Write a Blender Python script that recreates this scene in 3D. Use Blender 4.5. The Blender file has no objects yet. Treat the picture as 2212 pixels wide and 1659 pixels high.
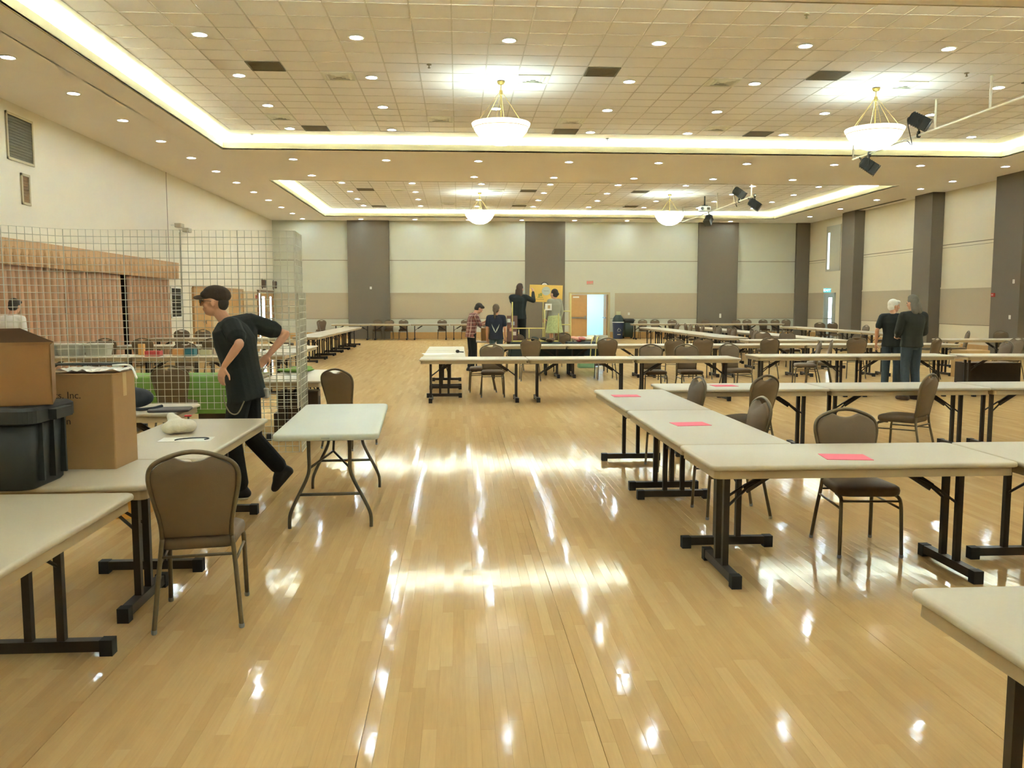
import bpy, bmesh, math, random
from mathutils import Vector, Matrix, Euler
random.seed(7)
PI = math.pi
S = bpy.context.scene
COL = S.collection

# ------------------------------------------------------------------ camera, world, exposure
cam_d = bpy.data.cameras.new('camera'); cam = bpy.data.objects.new('camera', cam_d); COL.objects.link(cam)
cam_d.sensor_width = 36.0; cam_d.lens = 36.0 * 1850 / 2212; cam_d.clip_start = 0.05; cam_d.clip_end = 200
cam.location = (0, 0, 1.665)
cam.rotation_euler = (math.radians(90 - 5.318), 0, math.radians(-3.572))
S.camera = cam
W = bpy.data.worlds.new('world'); S.world = W; W.use_nodes = True
W.node_tree.nodes['Background'].inputs[0].default_value = (0.75, 0.85, 1.0, 1)
W.node_tree.nodes['Background'].inputs[1].default_value = 0.3
S.view_settings.view_transform = 'Standard'; S.view_settings.look = 'None'
S.view_settings.exposure = 1.12; S.cycles.adaptive_threshold = 0.03; S.view_settings.gamma = 1.0; S.view_settings.use_curve_mapping = False
S.cycles.max_bounces = 6; S.cycles.diffuse_bounces = 5; S.cycles.use_light_tree = False; S.cycles.glossy_bounces = 3
S.cycles.transmission_bounces = 3; S.cycles.caustics_reflective = False; S.cycles.caustics_refractive = False
S.cycles.sample_clamp_indirect = 40.0
L_DOWN, L_COVE, L_BOWL, L_UP = 280.0, 135.0, 1.5, 8.0     # lamp strengths

# ------------------------------------------------------------------ materials
MATS = {}
def lin(c):
    return tuple(((x / 255) / 12.92 if x / 255 <= .04045 else ((x / 255 + .055) / 1.055) ** 2.4) for x in c)
def mat(name, rgb, rough=.6, metal=0.0, var=.06, scale=12, bump=0.0, bscale=80, spec=.5, sheen=0):
    if name in MATS: return MATS[name]
    m = bpy.data.materials.new(name); m.use_nodes = True; MATS[name] = m
    nt = m.node_tree; b = nt.nodes['Principled BSDF']; c = lin(rgb)
    tc = nt.nodes.new('ShaderNodeTexCoord'); nz = nt.nodes.new('ShaderNodeTexNoise')
    nz.inputs['Scale'].default_value = scale; nz.inputs['Detail'].default_value = 3
    nt.links.new(tc.outputs['Object'], nz.inputs['Vector'])
    mx = nt.nodes.new('ShaderNodeMix'); mx.data_type = 'RGBA'
    mx.inputs[6].default_value = tuple(x * (1 - var) for x in c) + (1,)
    mx.inputs[7].default_value = tuple(min(1, x * (1 + var)) for x in c) + (1,)
    nt.links.new(nz.outputs['Fac'], mx.inputs[0]); nt.links.new(mx.outputs[2], b.inputs['Base Color'])
    b.inputs['Roughness'].default_value = rough; b.inputs['Metallic'].default_value = metal
    b.inputs['Specular IOR Level'].default_value = spec
    if bump:
        n2 = nt.nodes.new('ShaderNodeTexNoise'); n2.inputs['Scale'].default_value = bscale
        nt.links.new(tc.outputs['Object'], n2.inputs['Vector'])
        bp = nt.nodes.new('ShaderNodeBump'); bp.inputs['Strength'].default_value = bump; bp.inputs['Distance'].default_value = .01
        nt.links.new(n2.outputs['Fac'], bp.inputs['Height']); nt.links.new(bp.outputs[0], b.inputs['Normal'])
    return m
def emit(name, rgb, strength, base=None, sample=True):
    if name in MATS: return MATS[name]
    m = mat(name, base or rgb, .5, var=.01); b = m.node_tree.nodes['Principled BSDF']
    b.inputs['Emission Color'].default_value = lin(rgb) + (1,); b.inputs['Emission Strength'].default_value = strength
    if not sample: m.cycles.emission_sampling = 'NONE'
    return m
def wood_floor(name, tiled):
    m = bpy.data.materials.new(name); m.use_nodes = True; MATS[name] = m
    nt = m.node_tree; N = nt.nodes; L = nt.links; b = N['Principled BSDF']
    ge = N.new('ShaderNodeNewGeometry'); mp = N.new('ShaderNodeMapping'); mp.inputs['Scale'].default_value = (26, 1.6, 1)
    L.new(ge.outputs['Position'], mp.inputs['Vector'])
    gr = N.new('ShaderNodeTexNoise'); gr.inputs['Scale'].default_value = 3; gr.inputs['Detail'].default_value = 4
    L.new(mp.outputs[0], gr.inputs['Vector'])
    big = N.new('ShaderNodeTexNoise'); big.inputs['Scale'].default_value = .55; L.new(ge.outputs['Position'], big.inputs['Vector'])
    if tiled:
        sp = N.new('ShaderNodeSeparateXYZ'); L.new(ge.outputs['Position'], sp.inputs[0])
        cb = N.new('ShaderNodeCombineXYZ'); L.new(sp.outputs['Y'], cb.inputs['X']); L.new(sp.outputs['X'], cb.inputs['Y'])
        br = N.new('ShaderNodeTexBrick'); L.new(cb.outputs[0], br.inputs['Vector'])
        br.inputs['Color1'].default_value = (0, 0, 0, 1); br.inputs['Color2'].default_value = (1, 1, 1, 1)
        br.inputs['Mortar'].default_value = (.3, .3, .3, 1); br.inputs['Scale'].default_value = 1
        br.inputs['Mortar Size'].default_value = .0004; br.inputs['Brick Width'].default_value = .85
        br.inputs['Row Height'].default_value = .0572; br.offset = .37
        rnd = br.outputs['Color']
    else:
        oi = N.new('ShaderNodeObjectInfo'); ad = N.new('ShaderNodeMath'); ad.operation = 'ADD'
        L.new(oi.outputs['Random'], ad.inputs[0]); L.new(ge.outputs['Random Per Island'], ad.inputs[1])
        fr = N.new('ShaderNodeMath'); fr.operation = 'FRACT'; L.new(ad.outputs[0], fr.inputs[0]); rnd = fr.outputs[0]
    cr = N.new('ShaderNodeValToRGB'); L.new(rnd, cr.inputs[0]); e = cr.color_ramp.elements
    e[0].position = 0; e[0].color = (.53, .335, .145, 1); e[1].position = 1; e[1].color = (.64, .43, .20, 1)
    x = e.new(.12); x.color = (.575, .365, .158, 1)
    x = e.new(.75); x.color = (.60, .39, .172, 1)
    m1 = N.new('ShaderNodeMix'); m1.data_type = 'RGBA'; m1.blend_type = 'MULTIPLY'; m1.inputs[0].default_value = .5
    L.new(cr.outputs[0], m1.inputs[6])
    g2 = N.new('ShaderNodeValToRGB'); L.new(gr.outputs['Fac'], g2.inputs[0])
    g2.color_ramp.elements[0].color = (.78, .74, .68, 1); g2.color_ramp.elements[1].color = (1.15, 1.15, 1.15, 1)
    L.new(g2.outputs[0], m1.inputs[7])
    L.new(m1.outputs[2], b.inputs['Base Color'])
    rr = N.new('ShaderNodeMapRange'); L.new(big.outputs['Fac'], rr.inputs[0])
    rr.inputs[3].default_value = .07 if tiled else .05; rr.inputs[4].default_value = .13 if tiled else .11; L.new(rr.outputs[0], b.inputs['Coat Roughness'])
    b.inputs['Specular IOR Level'].default_value = 0.0; b.inputs['Roughness'].default_value = .6
    b.inputs['Coat Weight'].default_value = .42; b.inputs['Coat IOR'].default_value = 1.5
    if tiled: return m
    # each strip lies a hair out of true, so the varnish breaks the lamp reflections up
    wn = N.new('ShaderNodeTexWhiteNoise'); wn.noise_dimensions = '1D'; L.new(rnd, wn.inputs['W'])
    vs = N.new('ShaderNodeVectorMath'); vs.operation = 'SUBTRACT'; L.new(wn.outputs['Color'], vs.inputs[0]); vs.inputs[1].default_value = (.5, .5, .5)
    sc = N.new('ShaderNodeVectorMath'); sc.operation = 'MULTIPLY'; L.new(vs.outputs[0], sc.inputs[0]); sc.inputs[1].default_value = (.0025, .0015, 0) if tiled else (.012, .006, 0)
    va = N.new('ShaderNodeVectorMath'); va.operation = 'ADD'; L.new(ge.outputs['Normal'], va.inputs[0]); L.new(sc.outputs[0], va.inputs[1])
    w2 = N.new('ShaderNodeTexNoise'); w2.inputs['Scale'].default_value = 9; L.new(ge.outputs['Position'], w2.inputs['Vector'])
    bp = N.new('ShaderNodeBump'); bp.inputs['Strength'].default_value = .015 if tiled else .05; bp.inputs['Distance'].default_value = .01
    L.new(w2.outputs['Fac'], bp.inputs['Height']); L.new(va.outputs[0], bp.inputs['Normal']); L.new(bp.outputs[0], b.inputs['Coat Normal'])
    return m
FLOOR_T = wood_floor('maple_strip_far', True); FLOOR_P = wood_floor('maple_strip', False)
CREAM = mat('cream_wall', (203, 198, 174), .75, var=.015, scale=3, bump=.05, bscale=120)
CREAM3 = mat('cream_wall_lit', (222, 208, 176), .75, var=.015, scale=3, bump=.05, bscale=120)  # end-wall cream again, this wall's brighter, warmer light put into the colour
CREAM2 = mat('left_wall_paint', (232, 222, 200), .75, var=.015, scale=3, bump=.05, bscale=120)
TANW = mat('tan_fabric_wall', (186, 168, 138), .9, var=.03, scale=30, bump=.1, bscale=200)
DARKW = mat('taupe_fabric_wall', (120, 108, 90), .92, var=.05, scale=40, bump=.12, bscale=220)
BASEW = mat('oak_base', (206, 160, 98), .45, var=.08, scale=8)
GROOVE = mat('groove_shadow', (120, 104, 78), .8)
CEILM = mat('soffit_paint', (244, 236, 226), .85, var=.015, scale=2)
TILEM = mat('ceiling_tile', (246, 240, 236), .92, var=.04, scale=60, bump=.25, bscale=260)
TBARM = mat('ceiling_tbar', (214, 206, 196), .6, var=.03)
TRIMM = mat('cove_trim_paint', (238, 230, 208), .6, var=.02)
LIPM = mat('cove_lip_paint', (166, 150, 114), .7, var=.02)
TOPM = mat('beige_laminate', (190, 174, 146), .42, var=.03, scale=40, bump=.03, bscale=150)
EDGEM = mat('beige_edge', (174, 150, 112), .5, var=.04)
LEGM = mat('dark_brown_steel', (52, 40, 26), .45, metal=.2, var=.1)
WTOP = mat('white_plastic', (206, 206, 190), .4, var=.02, bump=.04, bscale=200)
GLEG = mat('grey_steel_tube', (98, 88, 68), .4, metal=.3, var=.05)
PADM = mat('taupe_vinyl', (104, 82, 54), .6, var=.08, scale=18, bump=.08, bscale=120)
PADB = mat('taupe_vinyl_back', (110, 88, 60), .6, var=.08, scale=18, bump=.08, bscale=120)
FRM = mat('hammered_taupe_steel', (110, 94, 68), .38, metal=.35, var=.1, scale=90, bump=.1, bscale=240)
GLIDE = mat('steel_glide', (150, 150, 145), .3, metal=.8)
WHITEM = mat('white_paint_metal', (238, 234, 220), .5, var=.02)
BLACKM = mat('black_metal', (40, 40, 34), .55, var=.1)
BRASS = mat('pale_brass', (190, 165, 95), .35, metal=.7)
CARD = mat('cardboard', (152, 110, 64), .85, var=.06, scale=9, bump=.06, bscale=60)
CARD2 = mat('cardboard_pale', (168, 130, 84), .85, var=.06, scale=9, bump=.06, bscale=60)
CARDIN = mat('cardboard_inside', (88, 60, 32), .9, var=.06)
PAPER = mat('white_paper', (236, 232, 220), .7, var=.02)
PINK = mat('pink_paper', (244, 112, 128), .7, var=.03)
WIRE = mat('cream_wire', (204, 200, 180), .5, var=.03)
WOODD = mat('oak_door', (196, 148, 88), .5, var=.1, scale=6)
CURT = mat('rose_beige_curtain', (186, 144, 110), .9, var=.08, scale=14, bump=.08, bscale=160)
VALM = mat('rose_beige_valance', (200, 160, 118), .9, var=.08, scale=14, bump=.08, bscale=160)
DARKG = mat('dark_glass', (44, 40, 34), .2, var=.1)
GRILLE = mat('dusty_grille', (112, 104, 82), .7, var=.1)
PVC = mat('yellow_pipe', (214, 198, 112), .5, var=.04)
SKIN = mat('skin', (206, 150, 116), .55, var=.06, scale=25)
BLKCLOTH = mat('black_cloth', (30, 32, 26), .9, var=.2, scale=30, bump=.15, bscale=60)
BLKPANT = mat('black_denim', (26, 25, 20), .9, var=.2, scale=30, bump=.15, bscale=60)
JEANS = mat('blue_jeans', (64, 74, 80), .9, var=.15, scale=30, bump=.12, bscale=80)
NAVY = mat('navy_tshirt', (46, 48, 58), .9, var=.12, scale=30)
HAIRD = mat('dark_brown_hair', (58, 46, 34), .7, var=.25, scale=60, bump=.3, bscale=90)
HAIRG = mat('grey_hair', (112, 104, 88), .7, var=.25, scale=60, bump=.3, bscale=90)
HAIRW = mat('white_hair', (218, 212, 198), .7, var=.2, scale=60, bump=.3, bscale=90)

# ------------------------------------------------------------------ mesh builder
class MB:
    def __init__(s): s.v = []; s.f = []; s.mi = []; s.cur = 0
    def add(s, vs, fs):
        o = len(s.v); s.v += [tuple(v) for v in vs]
        for f in fs: s.f.append(tuple(i + o for i in f)); s.mi.append(s.cur)
        return s
    def box(s, x0, x1, y0, y1, z0, z1):
        return s.add([(x0,y0,z0),(x1,y0,z0),(x1,y1,z0),(x0,y1,z0),(x0,y0,z1),(x1,y0,z1),(x1,y1,z1),(x0,y1,z1)],
                     [(3,2,1,0),(4,5,6,7),(0,1,5,4),(1,2,6,5),(2,3,7,6),(3,0,4,7)])
    def bar(s, p0, p1, w, h, up=(0,0,1)):
        p0, p1 = Vector(p0), Vector(p1); d = (p1 - p0).normalized(); u = Vector(up)
        a = d.cross(u)
        if a.length < 1e-4: a = d.cross(Vector((1, 0, 0)))
        a.normalize(); b = a.cross(d).normalized(); a *= w / 2; b *= h / 2
        vs = [p0-a-b, p0+a-b, p0+a+b, p0-a+b, p1-a-b, p1+a-b, p1+a+b, p1-a+b]
        return s.add(vs, [(0,1,2,3),(7,6,5,4),(4,5,1,0),(5,6,2,1),(6,7,3,2),(7,4,0,3)])
    def tube(s, pts, r, seg=8, closed=False, r2=None):
        pts = [Vector(p) for p in pts]; n = len(pts); rings = []
        t0 = (pts[1] - pts[0]).normalized(); a = t0.cross(Vector((0, 0, 1)))
        if a.length < .05: a = t0.cross(Vector((0, 1, 0)))
        a.normalize(); vs = []
        for i in range(n):
            if closed: t = (pts[(i + 1) % n] - pts[i - 1]).normalized()
            else: t = (pts[min(i + 1, n - 1)] - pts[max(i - 1, 0)]).normalized()
            a = (a - t * a.dot(t)).normalized(); b = t.cross(a)
            rr = r if r2 is None else r + (r2 - r) * i / max(1, n - 1)
            for k in range(seg):
                an = 2 * PI * k / seg; vs.append(pts[i] + a * math.cos(an) * rr + b * math.sin(an) * rr)
        fs = []; m = n if closed else n - 1
        for i in range(m):
            j = (i + 1) % n
            for k in range(seg): fs.append((i*seg+k, i*seg+(k+1)%seg, j*seg+(k+1)%seg, j*seg+k))
        if not closed: fs += [tuple(range(seg))[::-1], tuple((n-1)*seg+k for k in range(seg))]
        return s.add(vs, fs)
    def layers(s, rings, cap0=True, cap1=True):            # rings: lists of equal length, outermost loop order kept
        n = len(rings[0]); vs = [p for r in rings for p in r]; fs = []
        for i in range(len(rings) - 1):
            for k in range(n): fs.append((i*n+k, i*n+(k+1)%n, (i+1)*n+(k+1)%n, (i+1)*n+k))
        if cap0: fs.append(tuple(range(n))[::-1])
        if cap1: fs.append(tuple((len(rings)-1)*n+k for k in range(n)))
        return s.add(vs, fs)
    def lathe(s, prof, seg=20, c=(0,0,0), cap0=True, cap1=True):   # prof: (r, z) from bottom to top
        return s.layers([[(c[0]+r*math.cos(2*PI*k/seg), c[1]+r*math.sin(2*PI*k/seg), c[2]+z) for k in range(seg)] for r, z in prof], cap0, cap1)
    def ell(s, c, r, rot=None, seg=14, ring=10):
        R = rot.to_matrix() if rot is not None else Matrix.Identity(3); vs = []; fs = []
        for i in range(1, ring):
            t = PI * i / ring
            for k in range(seg):
                p = 2 * PI * k / seg
                vs.append(Vector(c) + R @ Vector((r[0]*math.sin(t)*math.cos(p), r[1]*math.sin(t)*math.sin(p), -r[2]*math.cos(t))))
        for i in range(ring - 2):
            for k in range(seg): fs.append((i*seg+k, i*seg+(k+1)%seg, (i+1)*seg+(k+1)%seg, (i+1)*seg+k))
        b = len(vs); vs.append(Vector(c) + R @ Vector((0,0,-r[2]))); vs.append(Vector(c) + R @ Vector((0,0,r[2])))
        for k in range(seg):
            fs.append((b, (k+1)%seg, k)); fs.append((b+1, (ring-2)*seg+k, (ring-2)*seg+(k+1)%seg))
        return s.add(vs, fs)
    def cap(s, p0, p1, r0, r1, seg=12):                     # tapered capsule
        p0, p1 = Vector(p0), Vector(p1); d = p1 - p0; d = d.normalized() if d.length > 1e-5 else Vector((0,0,1))
        a = d.cross(Vector((0,0,1)));  a = a if a.length > .05 else d.cross(Vector((0,1,0))); a.normalize(); b = d.cross(a)
        pr = [(-r0*.98, r0*.2), (-r0*.7, r0*.71), (0, r0)]
        rings = [(p0 + d*o, q) for o, q in pr] + [(p1 + d*o, q) for o, q in ((0, r1), (r1*.7, r1*.71), (r1*.98, r1*.2))]
        return s.layers([[c + a*math.cos(2*PI*k/seg)*q + b*math.sin(2*PI*k/seg)*q for k in range(seg)] for c, q in rings])
    def loft(s, rings, seg=18):                             # rings: (centre, half-axis A, half-axis B)
        return s.layers([[Vector(c) + Vector(a)*math.cos(2*PI*k/seg) + Vector(b)*math.sin(2*PI*k/seg) for k in range(seg)] for c, a, b in rings])
    def mesh(s, name, mats, smooth=False):
        me = bpy.data.meshes.new(name); me.from_pydata(s.v, [], s.f)
        for m in (mats if isinstance(mats, (list, tuple)) else [mats]):
            if m is not None: me.materials.append(m)
        if any(s.mi): me.polygons.foreach_set('material_index', s.mi)
        if smooth: me.polygons.foreach_set('use_smooth', [True] * len(s.f))
        bm = bmesh.new(); bm.from_mesh(me); bmesh.ops.recalc_face_normals(bm, faces=bm.faces); bm.to_mesh(me); bm.free()
        me.update(); return me
def obj(name, m, mats=None, parent=None, smooth=False, label=None):
    me = m.mesh(name, mats, smooth) if isinstance(m, MB) else m
    if not isinstance(m, MB) and mats is not None and not me.materials: me.materials.append(mats)
    o = bpy.data.objects.new(name, me); COL.objects.link(o)
    if parent is not None: o.parent = parent
    if label: o['label'] = label
    return o
def tag(o, label, cat=None, group=None, kind=None):
    o['label'] = label
    if cat: o['category'] = cat
    if group: o['group'] = group
    if kind: o['kind'] = kind
    return o
def thing(name, label, cat, loc=(0,0,0), rotz=0, group=None):
    o = bpy.data.objects.new(name, None); COL.objects.link(o); o.empty_display_size = .1
    o.location = loc; o.rotation_euler = (0, 0, math.radians(rotz)); return tag(o, label, cat, group)
def dup(root, label, loc, rotz=0, group=None):
    def cp(o, par):
        c = o.copy(); COL.objects.link(c); c.parent = par
        for ch in o.children: cp(ch, c)
        return c
    r = cp(root, None); r.location = loc; r.rotation_euler = (0, 0, math.radians(rotz)); r['label'] = label
    if group: r['group'] = group
    return r
def struct(name, m, mats, label=None, parent=None, smooth=False):
    o = obj(name, m, mats, parent, smooth)
    if parent is None: o['kind'] = 'structure'
    if label: o['label'] = label
    return o
def rrect(w, d, r, n=5, cx=0, cy=0, z=0):
    pts = []
    for sx, sy, a0 in ((1,1,0), (-1,1,90), (-1,-1,180), (1,-1,270)):
        for k in range(n + 1):
            a = math.radians(a0 + 90 * k / n)
            pts.append((cx + sx*(w/2-r) + r*math.cos(a), cy + sy*(d/2-r) + r*math.sin(a), z))
    return pts
def rbox(w, d, z0, z1, r=.02, e=.006, cx=0, cy=0, n=4):    # rounded box: soft vertical and horizontal edges
    return [rrect(w-2*e, d-2*e, max(r-e, .002), n, cx, cy, z0), rrect(w, d, r, n, cx, cy, z0+e),
            rrect(w, d, r, n, cx, cy, z1-e), rrect(w-2*e, d-2*e, max(r-e, .002), n, cx, cy, z1)]
def catmull(pts, n=4):
    P = [Vector(p) for p in pts]; out = []
    for i in range(len(P) - 1):
        a, b, c, d = P[max(i-1,0)], P[i], P[i+1], P[min(i+2, len(P)-1)]
        for k in range(n):
            t = k / n
            out.append(.5*((2*b) + (c-a)*t + (2*a-5*b+4*c-d)*t*t + (3*b-a-3*c+d)*t**3))
    return out + [P[-1]]
def text_mesh(txt, size, depth=.002, align='CENTER'):
    c = bpy.data.curves.new('t', 'FONT'); c.body = txt; c.size = size; c.extrude = depth; c.align_x = align; c.align_y = 'CENTER'
    o = bpy.data.objects.new('t', c); COL.objects.link(o); dg = bpy.context.evaluated_depsgraph_get()
    me = bpy.data.meshes.new_from_object(o.evaluated_get(dg)); bpy.data.objects.remove(o); return me
ORD = ['first','second','third','fourth','fifth','sixth','seventh','eighth','ninth','tenth','eleventh','twelfth','thirteenth','fourteenth','fifteenth']

# ------------------------------------------------------------------ the hall
XL, XR, YF, YR, ZS, ZT = -8.85, 17.4, -9.0, 42.0, 5.66, 5.97
def in_frame(x, y, z, m=40):
    q = Vector((x, y, z)) - cam.location; R = Euler(cam.rotation_euler).to_matrix()
    l = R.transposed() @ q
    if l.z > -.1: return False
    u = 1106 + 1850*l.x/-l.z; v = 829.5 - 1850*l.y/-l.z
    return -m < u < 2212 + m and -m < v < 1659 + m
# floor: strip planks near the camera are built one by one, a finer laid-in material takes over beyond
PY1 = 11.6
floor = struct('floor', MB().box(XL-.2, XR+.2, YF-.2, YR+4.5, -.2, -.006).box(XL, XR, PY1, YR+4.5, -.006, 0).box(XL, XR, YF, 2.2, -.006, 0)
               .box(XL, -6.9, 2.2, PY1, -.006, 0).box(8.1, XR, 2.2, PY1, -.006, 0), FLOOR_T, 'glossy maple strip floor of the hall')
PW = .0572; planks = []
lens = [.42, .55, .7, .86, 1.02, 1.2, 1.4]; rp = random.Random(3); k = 0
x = -6.9
while x < 8.1 - .001:
    w = min(PW, 8.1 - x); gap = .0005
    if abs(x - .47) < .03 or abs(x + .41) < .03 or abs(x - 2.05) < .03 or abs(x + 1.62) < .03: gap = .0032
    y = 2.2 - rp.random() * .8
    while y < PY1:
        l = rp.choice(lens); y0, y1 = max(y, 2.2), min(y + l, PY1); y += l
        if y1 - y0 > .01: planks.append((x, w - gap, y0, y1 - .0005))
    x += w; k += 1
vis = sorted([p for p in planks if in_frame(p[0]+.03, (p[2]+p[3])/2, 0, 0)], key=lambda p: p[2]+p[3])
near = vis[:300]; ns = set(near); cache = {}
for (x, w, y0, y1) in near:
    key = (round(w, 4), round(y1 - y0, 3))
    if key not in cache: cache[key] = MB().box(0, w, 0, y1-y0, -.006, 0).mesh('plank', FLOOR_P)
    o = obj('plank', cache[key], parent=floor); o.location = (x, y0, 0)
rest = MB()
for p in planks:
    if p not in ns: rest.box(p[0], p[0]+p[1], p[2], p[3], -.006, 0)
o = obj('plank_field', rest, FLOOR_P, floor); o['kind'] = 'stuff'

# walls
DX0, DX1, DZ = 5.47, 7.4, 2.19
wr = struct('wall_rear', MB().box(XL-.2, DX0, YR, YR+.2, 0, 6.2).box(DX1, XR+.2, YR, YR+.2, 0, 6.2).box(DX0, DX1, YR, YR+.2, DZ, 6.2), CREAM, 'cream end wall with tan dado and taupe panels')
def band(name, segs, z0, z1, y0, y1, m, par, lab=None):
    for a, b in segs:
        obj(name, MB().box(a, b, y0, y1, z0, z1), m, par, label=lab)
PAN = [(-5.29, -3.3), (3.26, 5.2), (11.8, 13.78), (16.72, 17.38)]
segs = [(XL, -5.29), (-3.3, 3.26), (5.2, DX0-.07), (DX1+.07, 11.8), (13.78, 16.72)]
for a, b in segs[:2] + [(DX1+.3, 11.8)] + segs[4:]:
    obj('dado_panel', MB().box(a, b, YR-.012, YR, .97, 2.215), TANW, wr)
for a, b in segs:
    obj('baseboard', MB().box(a, b, YR-.02, YR, 0, .31), BASEW, wr)
for a, b in segs[:2] + [(5.2, 11.8)] + segs[4:]:
    obj('wall_batten', MB().box(a, b, YR-.022, YR, 2.215, 2.27), CREAM, wr)
    obj('groove', MB().box(a, b, YR-.004, YR, 3.76, 3.785), GROOVE, wr)
for a, b in segs[:2] + [(DX1+.07, 11.8)] + segs[4:]:
    obj('groove', MB().box(a, b, YR-.015, YR, .955, .972), GROOVE, wr)
for a, b in PAN: obj('wall_panel', MB().box(a, b, YR-.16, YR, 0, ZS), DARKW, wr)
wl = struct('wall_left', MB().box(XL-.2, XL, YF-.2, YR+.2, 0, 6.2), CREAM2, 'long pale left wall')
obj('groove', MB().box(XL, XL+.004, 27.10, 27.135, 2.95, ZS), GROOVE, wl)
obj('wall_batten', MB().box(XL, XL+.02, 28.15, 29.25, 2.215, 2.26), CREAM2, wl)
obj('dado_panel', MB().box(XL, XL+.012, 35.95, 38.5, .97, 2.215), mat('dado_left', (214, 190, 150), .9), wl)
obj('wall_batten', MB().box(XL, XL+.02, 35.9, 38.6, 2.215, 2.26), CREAM2, wl)
obj('baseboard', MB().box(XL, XL+.02, 35.9, 38.6, 0, .31), BASEW, wl)
wrt = struct('wall_right', MB().box(XR, XR+.2, YF-.2, YR+.2, 0, 6.2), CREAM3, 'cream right wall with dark taupe pilasters')
PIL = [(36.15, 37.35), (30.1, 31.3), (25.05, 26.45), (19.0, 20.3), (13, 14.3), (7, 8.3)]
prev = 38.75
rs = [(40.0, YR)] ; ends = [37.35] + [a for a, b in PIL]
for (a, b) in PIL: obj('pilaster', MB().box(16.95, XR, a, b, 0, ZS), DARKW, wrt)
rs += [(31.3, 36.15), (26.45, 30.1), (20.3, 25.05), (14.3, 19.0)]
for a, b in rs:
    obj('dado_panel', MB().box(XR-.012, XR, a, b, .97, 2.215), TANW, wrt)
    obj('wall_batten', MB().box(XR-.022, XR, a, b, 2.215, 2.27), CREAM3, wrt)
    obj('groove', MB().box(XR-.004, XR, a, b, 3.76, 3.785), GROOVE, wrt)
    obj('groove', MB().box(XR-.004, XR, a, b, 3.66, 3.672), GROOVE, wrt)
    obj('groove', MB().box(XR-.015, XR, a, b, .955, .972), GROOVE, wrt)
    obj('baseboard', MB().box(XR-.02, XR, a, b, 0, .31), BASEW, wrt)
struct('wall_front', MB().box(XL-.2, XR+.2, YF-.2, YF, 0, 6.2), CREAM, 'cream wall behind the camera')

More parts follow.
